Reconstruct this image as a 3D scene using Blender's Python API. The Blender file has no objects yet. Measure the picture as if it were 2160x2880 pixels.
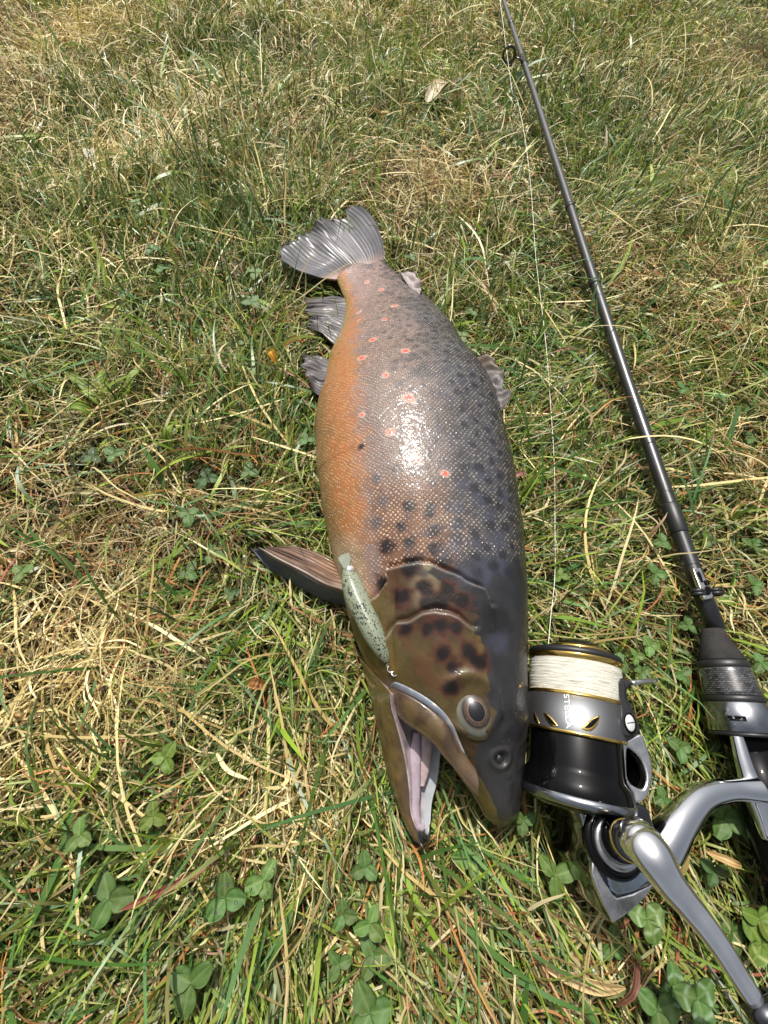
import bpy, bmesh, math, random
import numpy as np
from mathutils import Vector, Matrix
rng = np.random.default_rng(7)
random.seed(7)
scn = bpy.context.scene
col = scn.collection
R_ = math.radians

# ------------------------------------------------------------------ camera, sky, sun, exposure
FPX = 1120.0
PITCH, ROLL, CAM_H = R_(64.8), R_(8.0), 0.285
_c, _s = math.cos(PITCH), math.sin(PITCH)
FWD = np.array([0, _c, -_s]); _r0 = np.array([1., 0, 0]); _u0 = np.array([0, _s, _c])
RGT = _r0 * math.cos(ROLL) + _u0 * math.sin(ROLL)
UPV = _u0 * math.cos(ROLL) - _r0 * math.sin(ROLL)
EYE = np.array([0, 0, CAM_H])
cam = bpy.data.cameras.new('camera'); camo = bpy.data.objects.new('camera', cam); col.objects.link(camo)
cam.sensor_fit = 'VERTICAL'; cam.sensor_height = 36.0; cam.sensor_width = 27.0
cam.lens = 36.0 * FPX / 2880.0
cam.clip_start = 0.01; cam.clip_end = 400
M4 = Matrix(((RGT[0], UPV[0], -FWD[0], EYE[0]), (RGT[1], UPV[1], -FWD[1], EYE[1]), (RGT[2], UPV[2], -FWD[2], EYE[2]), (0, 0, 0, 1)))
camo.matrix_world = M4
scn.camera = camo

SUN_EL, SUN_AZ = R_(57), R_(-24)            # azimuth measured from +Y towards +X
w = bpy.data.worlds.new('World'); scn.world = w; w.use_nodes = True
nt = w.node_tree; nt.nodes.clear()
sky = nt.nodes.new('ShaderNodeTexSky'); sky.sky_type = 'NISHITA'; sky.sun_disc = False
sky.sun_elevation = SUN_EL; sky.sun_rotation = SUN_AZ; sky.air_density = 1.0; sky.dust_density = 7.0; sky.ozone_density = 0.4
bg = nt.nodes.new('ShaderNodeBackground'); bg.inputs['Strength'].default_value = 0.10
wo = nt.nodes.new('ShaderNodeOutputWorld')
hz = nt.nodes.new('ShaderNodeHueSaturation'); hz.inputs['Saturation'].default_value = .35     # a hazy, whitish sky
nt.links.new(sky.outputs[0], hz.inputs['Color']); nt.links.new(hz.outputs[0], bg.inputs[0]); nt.links.new(bg.outputs[0], wo.inputs[0])
sl = bpy.data.lights.new('sun', 'SUN'); so = bpy.data.objects.new('sun', sl); col.objects.link(so)
sl.energy = 5.0; sl.angle = R_(0.8); sl.color = (1.0, 0.955, 0.885)
sd = Vector((math.cos(SUN_EL) * math.sin(SUN_AZ), math.cos(SUN_EL) * math.cos(SUN_AZ), math.sin(SUN_EL)))
so.rotation_euler = sd.to_track_quat('Z', 'Y').to_euler(); so.location = (1, 1, 3)
vs = scn.view_settings
vs.view_transform = 'Standard'; vs.look = 'None'; vs.gamma = 1.0; vs.use_curve_mapping = False; vs.exposure = 0.26
scn.cycles.max_bounces = 8; scn.cycles.transparent_max_bounces = 8

# ------------------------------------------------------------------ helpers
def G(px, py, z=0.0):
    "point of the place that lies at height z in the direction of photo point (px, py)"
    d = FWD + RGT * (px - 1080) / FPX + UPV * (1440 - py) / FPX
    return EYE + d * ((z - CAM_H) / d[2])
def proj(P):
    d = np.asarray(P, float) - EYE; q = d @ FWD
    return np.stack([1080 + FPX * (d @ RGT) / q, 1440 - FPX * (d @ UPV) / q], -1)
def lin(r, g, b):
    f = lambda c: c / 12.92 if c <= 0.04045 else ((c + 0.055) / 1.055) ** 2.4
    return np.array([f(r / 255), f(g / 255), f(b / 255)])
def cr(xs, V):
    "Catmull-Rom through the rows of V at fractional indices xs"
    V = np.asarray(V, float); n = len(V); xs = np.asarray(xs, float)
    i = np.clip(np.floor(xs).astype(int), 0, n - 2); t = xs - i
    g = lambda k: V[np.clip(k, 0, n - 1)]
    p0, p1, p2, p3 = g(i - 1), g(i), g(i + 1), g(i + 2)
    t = t.reshape((-1,) + (1,) * (V.ndim - 1))
    return .5 * ((2 * p1) + (-p0 + p2) * t + (2 * p0 - 5 * p1 + 4 * p2 - p3) * t * t + (-p0 + 3 * p1 - 3 * p2 + p3) * t ** 3)
def resample(P, n, smooth=True):
    "n points evenly spaced by length along a (smoothed) polyline"
    P = np.asarray(P, float)
    if smooth and len(P) > 2: P = cr(np.linspace(0, len(P) - 1, len(P) * 12), P)
    d = np.r_[0, np.cumsum(np.linalg.norm(np.diff(P, axis=0), axis=1))]
    t = np.linspace(0, d[-1], n)
    return np.stack([np.interp(t, d, P[:, k]) for k in range(P.shape[1])], 1)
def hash3(i, j, k, seed):
    h = (i * 374761393 + j * 668265263 + k * 2147483647 + seed * 974711) & 0xFFFFFFFF
    h = ((h ^ (h >> 13)) * 1274126177) & 0xFFFFFFFF
    h = (h ^ (h >> 16)) & 0xFFFFFFFF
    return h.astype(np.float64) / 4294967295.0
def vnoise(P, scale, seed=0):
    "value noise in 0..1, P (N,3) or (N,2)"
    P = np.asarray(P, float) * scale
    if P.shape[-1] == 2: P = np.concatenate([P, np.zeros(P.shape[:-1] + (1,))], -1)
    I = np.floor(P).astype(np.int64); f = P - I; f = f * f * (3 - 2 * f)
    r = 0
    for a in (0, 1):
        for b in (0, 1):
            for c in (0, 1):
                wgt = (f[..., 0] if a else 1 - f[..., 0]) * (f[..., 1] if b else 1 - f[..., 1]) * (f[..., 2] if c else 1 - f[..., 2])
                r = r + wgt * hash3(I[..., 0] + a, I[..., 1] + b, I[..., 2] + c, seed)
    return r
def fbm(P, scale, seed=0, o=3):
    r, a, t = 0, 1.0, 0
    for k in range(o):
        r = r + a * vnoise(P, scale * 2 ** k, seed + k * 17); t += a; a *= .55
    return r / t
def sstep(a, b, x):
    t = np.clip((x - a) / (b - a), 0, 1); return t * t * (3 - 2 * t)
def mixc(A, B, t):
    return A + (B - A) * np.asarray(t)[..., None]

def mesh_obj(name, verts, faces, mat=None, parent=None, smooth=True, colors=None, floats=None, uv=None):
    verts = np.asarray(verts, float)
    if parent is not None: verts = verts - np.array(root_loc(parent))
    me = bpy.data.meshes.new(name)
    if isinstance(faces, np.ndarray):
        nf, k = faces.shape
        me.vertices.add(len(verts)); me.vertices.foreach_set('co', verts.astype(np.float32).ravel())
        me.loops.add(nf * k); me.loops.foreach_set('vertex_index', faces.astype(np.int32).ravel())
        me.polygons.add(nf); me.polygons.foreach_set('loop_start', np.arange(0, nf * k, k, dtype=np.int32))
        me.update(calc_edges=True)
    else:
        me.from_pydata(verts.tolist(), [], [list(f) for f in faces]); me.update()
    if colors is not None:
        c = np.ones((len(verts), 4), np.float32); c[:, :3] = colors
        at = me.color_attributes.new('Col', 'FLOAT_COLOR', 'POINT'); at.data.foreach_set('color', c.ravel())
    for k, v in (floats or {}).items():
        at = me.attributes.new(k, 'FLOAT', 'POINT'); at.data.foreach_set('value', np.asarray(v, np.float32).ravel())
    if uv is not None:
        ul = me.uv_layers.new(name='UVMap')
        li = np.empty(len(me.loops), np.int32); me.loops.foreach_get('vertex_index', li)
        ul.data.foreach_set('uv', np.asarray(uv, np.float32)[li].ravel())
    if smooth: me.polygons.foreach_set('use_smooth', np.ones(len(me.polygons), bool))
    if mat: me.materials.append(mat)
    o = bpy.data.objects.new(name, me); col.objects.link(o)
    if parent is not None: o.parent = parent
    return o
def root_loc(o):
    v = Vector((0, 0, 0))
    while o is not None: v = v + o.location; o = o.parent
    return v
def empty(name, loc, label=None, cat=None, group=None):
    o = bpy.data.objects.new(name, None); col.objects.link(o); o.location = Vector([float(v) for v in loc]); o.empty_display_size = .01
    tag(o, label, cat, group); return o
def tag(o, label=None, cat=None, group=None, kind=None):
    if label: o['label'] = label
    if cat: o['category'] = cat
    if group: o['group'] = group
    if kind: o['kind'] = kind
    return o
def grid_faces(n, m, closed_m=False, flip=False):
    i, j = np.meshgrid(np.arange(n - 1), np.arange(m if closed_m else m - 1), indexing='ij')
    j2 = (j + 1) % m
    q = np.stack([i * m + j, i * m + j2, (i + 1) * m + j2, (i + 1) * m + j], -1).reshape(-1, 4)
    return q[:, ::-1].copy() if flip else q
def tube(path, radii, n=14, flat=None, up=(0, 0, 1), caps=True):
    "closed tube along a path; radii (side, up) per point"
    P = np.asarray(path, float); k = len(P); r = np.asarray(radii, float)
    if r.ndim == 0: r = np.full(k, float(r))
    if r.ndim == 1: r = np.stack([r, r], 1)
    T = np.gradient(P, axis=0); T /= np.linalg.norm(T, axis=1)[:, None]
    S = np.cross(T, np.array(up, float)); S /= np.maximum(np.linalg.norm(S, axis=1), 1e-9)[:, None]
    N = np.cross(S, T)
    a = np.linspace(0, 2 * np.pi, n, endpoint=False)
    V = P[:, None] + S[:, None] * (r[:, :1] * np.cos(a))[..., None] + N[:, None] * (r[:, 1:] * np.sin(a))[..., None]
    F = [tuple(f) for f in grid_faces(k, n, True)]
    if caps: F += [tuple(range(n))[::-1], tuple((k - 1) * n + np.arange(n))]
    return V.reshape(-1, 3), F
def lathe(profile, origin, axis, n=48, ref=(0, 0, 1)):
    "profile rows (distance along axis, radius)"
    ax = np.array(axis, float); ax /= np.linalg.norm(ax)
    e1 = np.cross(ax, np.array(ref, float)); e1 /= np.linalg.norm(e1); e2 = np.cross(e1, ax)
    pr = np.asarray(profile, float); a = np.linspace(0, 2 * np.pi, n, endpoint=False)
    V = np.asarray(origin, float) + pr[:, :1, None] * ax + pr[:, 1:2, None] * (np.cos(a)[None, :, None] * e1 + np.sin(a)[None, :, None] * e2)
    F = [tuple(f) for f in grid_faces(len(pr), n, True)]
    F += [tuple(range(n))[::-1], tuple((len(pr) - 1) * n + np.arange(n))]
    return V.reshape(-1, 3), F
def joinparts(*parts):
    V, F, o = [], [], 0
    for v, f in parts:
        V.append(v); F += [tuple(int(x) + o for x in ff) for ff in f]; o += len(v)
    return np.concatenate(V), F
def slab(name, outline, z0, z1, mat, parent, holes=(), bevel=0.0008, smooth_outline=True, n=64, tilt=None):
    "solid plate with rounded edges: outline is world XY, between heights z0 and z1"
    cu = bpy.data.curves.new(name, 'CURVE'); cu.dimensions = '2D'; cu.fill_mode = 'BOTH'
    L = root_loc(parent) if parent is not None else Vector((0, 0, 0))
    for ln in (outline,) + tuple(holes):
        p = np.asarray(ln, float)[:, :2]
        if smooth_outline:
            q = np.concatenate([p[-2:], p, p[:3]]); k = len(p)
            p = cr(np.linspace(2, 2 + k, k * 6, endpoint=False), q)
        sp = cu.splines.new('POLY'); sp.points.add(len(p) - 1)
        sp.points.foreach_set('co', np.concatenate([p - np.array(L)[:2], np.zeros((len(p), 1)), np.ones((len(p), 1))], 1).ravel())
        sp.use_cyclic_u = True
    cu.extrude = max((z1 - z0) / 2 - bevel, 1e-5); cu.bevel_depth = bevel; cu.bevel_resolution = 2; cu.offset = -bevel
    tmp = bpy.data.objects.new('tmp', cu); col.objects.link(tmp)
    dg = bpy.context.evaluated_depsgraph_get()
    me = bpy.data.meshes.new_from_object(tmp.evaluated_get(dg))
    bpy.data.objects.remove(tmp); bpy.data.curves.remove(cu); me.name = name
    v = np.empty(len(me.vertices) * 3, np.float32); me.vertices.foreach_get('co', v); v = v.reshape(-1, 3)
    v[:, 2] += (z0 + z1) / 2 - L[2]
    if tilt is not None: v[:, 2] += tilt(v[:, 0] + L[0], v[:, 1] + L[1])
    me.vertices.foreach_set('co', v.ravel()); me.update()
    me.materials.clear(); me.materials.append(mat)
    try: me.set_sharp_from_angle(angle=R_(35))
    except Exception: pass
    o = bpy.data.objects.new(name, me); col.objects.link(o)
    if parent is not None: o.parent = parent
    return o
def pxs(pts, z, org=(0, 0), sc=1.0):
    return np.array([G(org[0] + x / sc, org[1] + y / sc, z) for x, y in pts])
def coons(u0, u1, v0, v1, nu, nv):
    "v0: root (u 0..1), v1: outer edge, u0/u1: side edges root->outer"
    A, B = resample(v0, nu), resample(v1, nu); L, Rr = resample(u0, nv), resample(u1, nv)
    u = np.linspace(0, 1, nu)[None, :, None]; v = np.linspace(0, 1, nv)[:, None, None]
    S = (1 - v) * A[None] + v * B[None] + (1 - u) * L[:, None] + u * Rr[:, None]
    S -= (1 - u) * (1 - v) * A[0] + u * (1 - v) * A[-1] + (1 - u) * v * B[0] + u * v * B[-1]
    return S
def thick_grid(S, t):
    "closed thin solid from a grid (nv,nu,3), thickness array or float"
    nv, nu, _ = S.shape
    du = np.gradient(S, axis=1); dv = np.gradient(S, axis=0); N = np.cross(du, dv); N /= np.maximum(np.linalg.norm(N, axis=-1), 1e-12)[..., None]
    if N[..., 2].mean() < 0: N = -N
    t = np.asarray(t, float) if np.ndim(t) else np.full((nv, nu), float(t))
    A = (S + N * t[..., None] / 2).reshape(-1, 3); B = (S - N * t[..., None] / 2).reshape(-1, 3)
    F = grid_faces(nv, nu); k = nv * nu
    top = F if np.cross(S[0, 1] - S[0, 0], S[1, 0] - S[0, 0]) @ N[0, 0] > 0 else F[:, ::-1]
    loop = list(range(nu)) + [i * nu + nu - 1 for i in range(1, nv)] + [(nv - 1) * nu + j for j in range(nu - 2, -1, -1)] + [i * nu for i in range(nv - 2, 0, -1)]
    side = np.array([(loop[i], loop[(i + 1) % len(loop)], loop[(i + 1) % len(loop)] + k, loop[i] + k) for i in range(len(loop))])
    return np.concatenate([A, B]), np.concatenate([top, top[:, ::-1] + k, side])

# ------------------------------------------------------------------ materials
def mat(name, base=(.5, .5, .5), rough=.5, metal=0., coat=0., coat_rough=.05, spec=.5, attr=False, bump=0., bump_scale=300., grain=0., grain_scale=200., aniso=0.):
    m = bpy.data.materials.new(name); m.use_nodes = True; t = m.node_tree; b = t.nodes['Principled BSDF']
    b.inputs['Roughness'].default_value = rough; b.inputs['Metallic'].default_value = metal
    b.inputs['Coat Weight'].default_value = coat; b.inputs['Coat Roughness'].default_value = coat_rough
    b.inputs['Specular IOR Level'].default_value = spec
    src = None
    if attr:
        a = t.nodes.new('ShaderNodeAttribute'); a.attribute_name = 'Col'; src = a.outputs['Color']
    else:
        b.inputs['Base Color'].default_value = (*base, 1)
    if grain:
        tc = t.nodes.new('ShaderNodeTexCoord'); n = t.nodes.new('ShaderNodeTexNoise'); n.inputs['Scale'].default_value = grain_scale; n.inputs['Detail'].default_value = 4
        t.links.new(tc.outputs['Object'], n.inputs['Vector'])
        mr = t.nodes.new('ShaderNodeMapRange'); mr.inputs[1].default_value = .3; mr.inputs[2].default_value = .7; mr.inputs[3].default_value = 1 - grain; mr.inputs[4].default_value = 1 + grain
        t.links.new(n.outputs['Fac'], mr.inputs[0])
        mx = t.nodes.new('ShaderNodeMix'); mx.data_type = 'RGBA'; mx.blend_type = 'MULTIPLY'; mx.inputs[0].default_value = 1
        if src: t.links.new(src, mx.inputs[6])
        else: mx.inputs[6].default_value = (*base, 1)
        t.links.new(mr.outputs[0], mx.inputs[7]); src = mx.outputs[2]
        rr = t.nodes.new('ShaderNodeMapRange'); rr.inputs[3].default_value = max(rough - .12 * min(1, rough * 4), .02); rr.inputs[4].default_value = min(rough + .15, 1)
        t.links.new(n.outputs['Fac'], rr.inputs[0]); t.links.new(rr.outputs[0], b.inputs['Roughness'])
    if src: t.links.new(src, b.inputs['Base Color'])
    if bump:
        tc = t.nodes.new('ShaderNodeTexCoord'); n = t.nodes.new('ShaderNodeTexNoise'); n.inputs['Scale'].default_value = bump_scale; n.inputs['Detail'].default_value = 3
        t.links.new(tc.outputs['Object'], n.inputs['Vector'])
        bp = t.nodes.new('ShaderNodeBump'); bp.inputs['Strength'].default_value = bump; bp.inputs['Distance'].default_value = .001
        t.links.new(n.outputs['Fac'], bp.inputs['Height']); t.links.new(bp.outputs[0], b.inputs['Normal'])
    return m
def nodes(m): return m.node_tree, m.node_tree.nodes['Principled BSDF']

def grass_mat(name, trans=.3, rough=.5, spec=.35):
    m = mat(name, rough=rough, spec=spec, attr=True); t, b = nodes(m)
    a = [n for n in t.nodes if n.type == 'ATTRIBUTE'][0]
    tr = t.nodes.new('ShaderNodeBsdfTranslucent'); mx = t.nodes.new('ShaderNodeMixShader'); mx.inputs[0].default_value = trans
    out = [n for n in t.nodes if n.type == 'OUTPUT_MATERIAL'][0]
    t.links.new(a.outputs['Color'], tr.inputs[0]); t.links.new(b.outputs[0], mx.inputs[1]); t.links.new(tr.outputs[0], mx.inputs[2]); t.links.new(mx.outputs[0], out.inputs[0])
    return m

# ------------------------------------------------------------------ ground
def gmask(x, y):
    "0 where the catch and the tackle lie flat, 1 away from them"
    d1 = np.hypot((x - .02) / .16, (y - .16) / .34); d2 = np.hypot((x - .17) / .14, (y - .0) / .2)
    return sstep(.75, 1.6, d1) * sstep(.75, 1.6, d2)
def hterr(x, y):
    x = np.asarray(x, float); y = np.asarray(y, float); P = np.stack([x, y], -1)
    r = np.hypot(x, y)
    big = (fbm(P, 1.7, 3) - .5) * .10 * sstep(.35, 1.4, r)
    med = (fbm(P, 7.0, 9) - .5) * .045 * sstep(.15, .7, r)
    sm = (vnoise(P, 26, 21) - .5) * .012
    rodline = .1 + .10 * (1 - y / 1.25)
    rod = 1 - .8 * np.exp(-((x - rodline) / .06) ** 2) * (y > -.1) * (y < 1.5)
    return (big + med + sm) * gmask(x, y) * rod
m_soil = mat('thatch_soil', rough=.95, spec=.1); t, b = nodes(m_soil)
tc = t.nodes.new('ShaderNodeTexCoord'); n1 = t.nodes.new('ShaderNodeTexNoise'); n1.inputs['Scale'].default_value = 90; n1.inputs['Detail'].default_value = 8
n2 = t.nodes.new('ShaderNodeTexNoise'); n2.inputs['Scale'].default_value = 5; n2.inputs['Detail'].default_value = 4
rp = t.nodes.new('ShaderNodeValToRGB'); rp.color_ramp.elements[0].position = .3; rp.color_ramp.elements[0].color = (.012, .009, .005, 1); rp.color_ramp.elements[1].position = .72; rp.color_ramp.elements[1].color = (.09, .07, .035, 1)
rp2 = t.nodes.new('ShaderNodeValToRGB'); rp2.color_ramp.elements[0].color = (.03, .04, .012, 1); rp2.color_ramp.elements[1].color = (.09, .075, .04, 1)
mx = t.nodes.new('ShaderNodeMix'); mx.data_type = 'RGBA'; mx.inputs[0].default_value = .45
for n in (n1, n2): t.links.new(tc.outputs['Object'], n.inputs['Vector'])
t.links.new(n1.outputs['Fac'], rp.inputs[0]); t.links.new(n2.outputs['Fac'], rp2.inputs[0]); t.links.new(rp.outputs[0], mx.inputs[6]); t.links.new(rp2.outputs[0], mx.inputs[7]); t.links.new(mx.outputs[2], b.inputs['Base Color'])
g = np.linspace(-1, 1, 321); gx = np.sign(g) * (np.abs(g) * .9 + (np.abs(g) ** 9) * 120); 
X, Y = np.meshgrid(gx, gx + .4, indexing='ij')
Z = hterr(X, Y) - .002
o = mesh_obj('ground', np.stack([X, Y, Z], -1).reshape(-1, 3), grid_faces(321, 321), m_soil); tag(o, 'dark thatchy soil under the lawn', None, None, 'structure')

# ------------------------------------------------------------------ the trout
CEN=np.array([[-0.0585,0.389,0.0221],[-0.0479,0.3728,0.0219],[-0.0371,0.3564,0.0228],[-0.0277,0.336,0.0247],[-0.02,0.3116,0.0286],[-0.0141,0.2818,0.0335],[-0.007,0.2496,0.0387],[-0.0021,0.2269,0.0429],[0.0042,0.2027,0.0461],[0.0097,0.1787,0.0471],[0.015,0.1536,0.0471],[0.0171,0.1461,0.0471],[0.0215,0.125,0.0471],[0.0269,0.1032,0.0461],[0.0306,0.0862,0.0452],[0.0353,0.0673,0.0443],[0.0397,0.0494,0.0433],[0.0444,0.032,0.0423],[0.0488,0.0195,0.0411],[0.0538,0.0104,0.0408],[0.058,0.0017,0.0405],[0.063,-0.0067,0.0392],[0.0684,-0.0138,0.037],[0.0725,-0.0213,0.0353],[0.076,-0.0288,0.0337],[0.0797,-0.0357,0.0327],[0.082,-0.0417,0.0317],[0.0832,-0.0466,0.0298],[0.0845,-0.0503,0.0259]])
HA=np.array([0.0281,0.0306,0.0339,0.0404,0.0476,0.0556,0.0598,0.0649,0.068,0.0682,0.0678,0.0675,0.0655,0.0632,0.0605,0.0568,0.053,0.0488,0.0447,0.0398,0.0355,0.0305,0.0251,0.0207,0.0169,0.0131,0.0106,0.0082,0.0049])
HB=np.array([0.008,0.009,0.011,0.014,0.019,0.025,0.03,0.034,0.037,0.038,0.038,0.038,0.038,0.037,0.036,0.035,0.034,0.033,0.032,0.031,0.03,0.028,0.025,0.0225,0.02,0.0175,0.015,0.0115,0.006])
TAU=np.array([0.035,0.048,0.061,0.074,0.087,0.105,0.122,0.14,0.157,0.161,0.164,0.168,0.171,0.175,0.196,0.218,0.24,0.262,0.272,0.283,0.293,0.304,0.314,0.308,0.303,0.297,0.291,0.285,0.279])
ALP=np.array([0.7264,0.7367,0.6597,0.5581,0.4746,0.4126,0.3707,0.3278,0.2957,0.267,0.2178,0.1737,0.1564,0.1462,0.1289,0.1167,0.1145,0.1125,0.1082,0.1026,0.1002,0.0998,0.091,0.0794,0.0767,0.0894,0.1015,0.0869,0.0518])
NS = len(CEN)
RED=[(0.0,1.543,2),(1.65,1.781,2.2),(2.65,1.569,2.6),(4.24,1.467,2.8),(3.68,2.206,2.4),(4.33,2.147,1.5),(5.01,1.671,2.8),(5.79,1.866,3),(7.07,1.475,3.2),(6.73,2.002,3),(8.0,1.739,3.1),(9.0,1.543,4),(9.16,2.028,2),(9.94,1.747,3),(11.62,1.56,3.2),(12.12,1.314,2.2)]
DARK=[(12.99,1.679,4.5),(13.64,1.773,3.6),(13.86,1.475,4.3),(14.2,1.943,5),(14.17,1.705,4),(14.36,1.492,4.2),(14.76,1.705,5),(14.73,1.407,5),(14.98,1.739,5.5),(15.48,1.628,5),(15.73,1.858,5.2),(15.95,1.611,5),(15.95,1.484,5.5),(16.6,1.858,4.5),(16.66,1.645,4),(16.57,1.492,4.5),(16.63,1.356,4),(17.44,1.535,4.5),(17.38,1.254,5.5),(17.94,1.467,4),(18.91,1.552,5),(17.75,1.144,5),(15.26,2.062,4),(13.21,1.501,3.6),(15.92,1.28,5),(15.57,1.399,4),(10.78,2.062,2.2)]
RUST=[(17.85,1.773,6),(18.63,1.747,4.5),(17.16,1.883,3),(17.19,1.518,4),(13.55,1.645,7),(14.39,1.849,6),(15.2,1.977,6)]
FAINT=[(13.39,2.019,4),(13.05,1.246,5),(12.8,0.999,5),(13.33,0.923,4.6),(13.67,1.246,4.5),(14.26,1.288,4.5),(15.17,1.008,5),(14.76,1.059,5),(12.46,1.161,5),(12.74,1.909,4),(12.08,1.951,3.5),(14.05,0.821,5),(14.79,0.795,5),(14.17,1.084,4),(12.58,0.685,5),(12.15,0.88,4.5),(17.01,0.863,6),(15.17,1.203,5)]
ORANGE=np.array([(0.0, 2.215), (1.9, 2.461), (4.45, 2.172), (7.01, 2.028), (9.13, 2.079), (10.99, 2.053), (12.58, 2.079), (13.8, 2.138), (14.67, 2.257), (28, 2.257)])
OPA=np.array([(2.24, 15.76), (2.104, 15.57), (1.994, 15.23), (1.96, 14.86), (1.654, 14.79), (1.552, 14.79), (1.416, 15.01), (1.246, 15.23), (1.229, 15.29), (1.033, 15.54), (0.965, 16.01), (2.45, 16.06)])
OPB=np.array([(2.367, 17.2), (2.147, 16.88), (2.045, 16.63), (1.968, 16.44), (1.824, 16.38), (1.671, 16.23), (1.535, 16.16), (1.416, 16.23), (1.314, 16.35), (1.194, 16.650000000000002)])
CROWN_REFL=np.array([(14.2, 1.126), (15.07, 1.526), (15.29, 1.441), (15.73, 1.348), (16.13, 1.246), (16.26, 1.135), (16.79, 1.135), (17.16, 1.059), (18.06, 1.067), (19.03, 1.076), (20.03, 1.067), (21.15, 1.229), (21.96, 1.594), (23.17, 1.815), (24.32, 1.764), (28, 1.7)])
OPA = OPA[OPA[:, 0].argsort()]; OPB = OPB[OPB[:, 0].argsort()]

def frames(S):
    cen, a, bb, ta = cr(S, CEN), cr(S, HA), cr(S, HB), cr(S, TAU)
    al = cr(S, ALP); X = np.stack([np.cos(al), np.sin(al), 0 * al], 1); N = np.broadcast_to(np.array([0, 0, 1.]), X.shape)
    D = X * np.cos(ta)[:, None] + N * np.sin(ta)[:, None]; W = -X * np.sin(ta)[:, None] + N * np.cos(ta)[:, None]
    return cen, a, bb, D, W
def fish_pt(S, TH):
    S = np.atleast_1d(np.asarray(S, float)); TH = np.atleast_1d(np.asarray(TH, float))
    cen, a, bb, D, W = frames(S)
    return cen + D * (a * np.cos(TH))[:, None] + W * (bb * np.sin(TH))[:, None]
NA = 640
S1 = np.linspace(0, NS - 1, 2600); c1 = cr(S1, CEN); arc = np.r_[0, np.cumsum(np.linalg.norm(np.diff(c1, axis=0), axis=1))]
SA = np.interp(np.linspace(0, arc[-1], NA), arc, S1)
TH = np.r_[np.linspace(-.25 * np.pi, 1.1 * np.pi, 250, endpoint=False), np.linspace(1.1 * np.pi, 1.75 * np.pi, 40, endpoint=False)]
NB = len(TH)
cen, ha, hb, D, W = frames(SA)
ss = np.repeat(SA, NB); tt = np.tile(TH, NA)
cosT, sinT = np.cos(tt), np.sin(tt)
P0 = np.repeat(cen, NB, 0) + np.repeat(D, NB, 0) * (np.repeat(ha, NB) * cosT)[:, None] + np.repeat(W, NB, 0) * (np.repeat(hb, NB) * sinT)[:, None]
nrm = np.repeat(D, NB, 0) * (cosT / np.repeat(ha, NB))[:, None] + np.repeat(W, NB, 0) * (sinT / np.repeat(hb, NB))[:, None]
nrm /= np.linalg.norm(nrm, axis=1)[:, None]
slen = np.interp(ss, S1, np.gradient(arc, S1))      # metres per station
wob = (vnoise(P0, 140, 5) - .5)
# gill-cover plates: the covers stand proud of what lies behind them
disp = np.zeros(len(P0)); edge = np.zeros(len(P0))
for tab, hgt, fade in ((OPA, .0032, .026), (OPB, .0015, .012)):
    se = np.interp(tt, tab[:, 0], tab[:, 1]); dist = (ss - se) * slen + wob * .0016
    msk = sstep(tab[0, 0] - .12, tab[0, 0] + .12, tt) * (1 - sstep(tab[-1, 0] - .15, tab[-1, 0] + .1, tt))
    disp += hgt * msk * sstep(-.0004, .0009, dist) * np.exp(-np.clip(dist, 0, 1) / fade)
    disp -= .0018 * msk * np.exp(-((dist + .0012) / .0012) ** 2)
    edge = np.maximum(edge, msk * np.exp(-((dist - .0008) / .0008) ** 2))
# lower-gill folds, nostril, soft unevenness of the flesh
for k, off in enumerate((2.02, 2.2)):
    dl = (tt - off - .10 * (ss - 16.5)) * .05
    disp -= .0012 * np.exp(-(dl / .0016) ** 2) * sstep(14.8, 15.4, ss) * (1 - sstep(17.5, 18.5, ss))
pn = fish_pt(22.61, 1.118)[0]; dn = np.linalg.norm(P0 - pn, axis=1)
disp += .0014 * np.exp(-((dn - .0046) / .0016) ** 2) - .0034 * np.exp(-(dn / .0026) ** 2)
pe = fish_pt(19.75, 1.373)[0]; de = np.linalg.norm(P0 - pe, axis=1)
disp += .0016 * np.exp(-((de - .0135) / .003) ** 2) - .004 * np.exp(-(de / .010) ** 2)
disp += (fbm(P0, 28, 11) - .5) * .0022 + (vnoise(P0, 110, 4) - .5) * .0007 * sstep(14, 16, ss)
disp += (vnoise(P0, 240, 8) - .5) * .0008 * sstep(19, 22, ss) * (tt < 1.2)
P = P0 + nrm * disp[:, None]

# --- skin colour
ob = np.interp(ss, ORANGE[:, 0], ORANGE[:, 1]) + (fbm(P0, 60, 31) - .5) * .22
n1_, n2_, n3_ = fbm(P0, 45, 41), fbm(P0, 160, 42), vnoise(P0, 420, 43)
back = lin(64, 65, 70); topc = lin(30, 30, 27); flank = lin(122, 103, 96); belly = lin(152, 104, 62); under = lin(112, 92, 56)
c = mixc(np.broadcast_to(topc, P0.shape), back, sstep(.2, .85, tt))
c = mixc(c, flank, sstep(1.0, 1.6, tt + (n1_ - .5) * .5) * (.85))
tail = 1 - sstep(.5, 5.0, ss)
c = mixc(c, lin(134, 106, 98), tail * .7 * sstep(.5, .9, tt))
ob = ob + (vnoise(P0, 420, 33) - .5) * .16 + (vnoise(P0, 130, 34) - .5) * .16
c = mixc(c, mixc(np.broadcast_to(belly, P0.shape), lin(146, 84, 38), sstep(.35, .7, n2_) * .6), sstep(-.18, .18, tt - ob))
c = mixc(c, lin(136, 116, 56), sstep(2.35, 2.9, tt + (n1_ - .5) * .3) * (1 - sstep(4, 8, ss)) * .9)
c = mixc(c, under, sstep(2.25, 2.75, tt + (n1_ - .5) * .3) * sstep(6, 8, ss) * .8)
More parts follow.
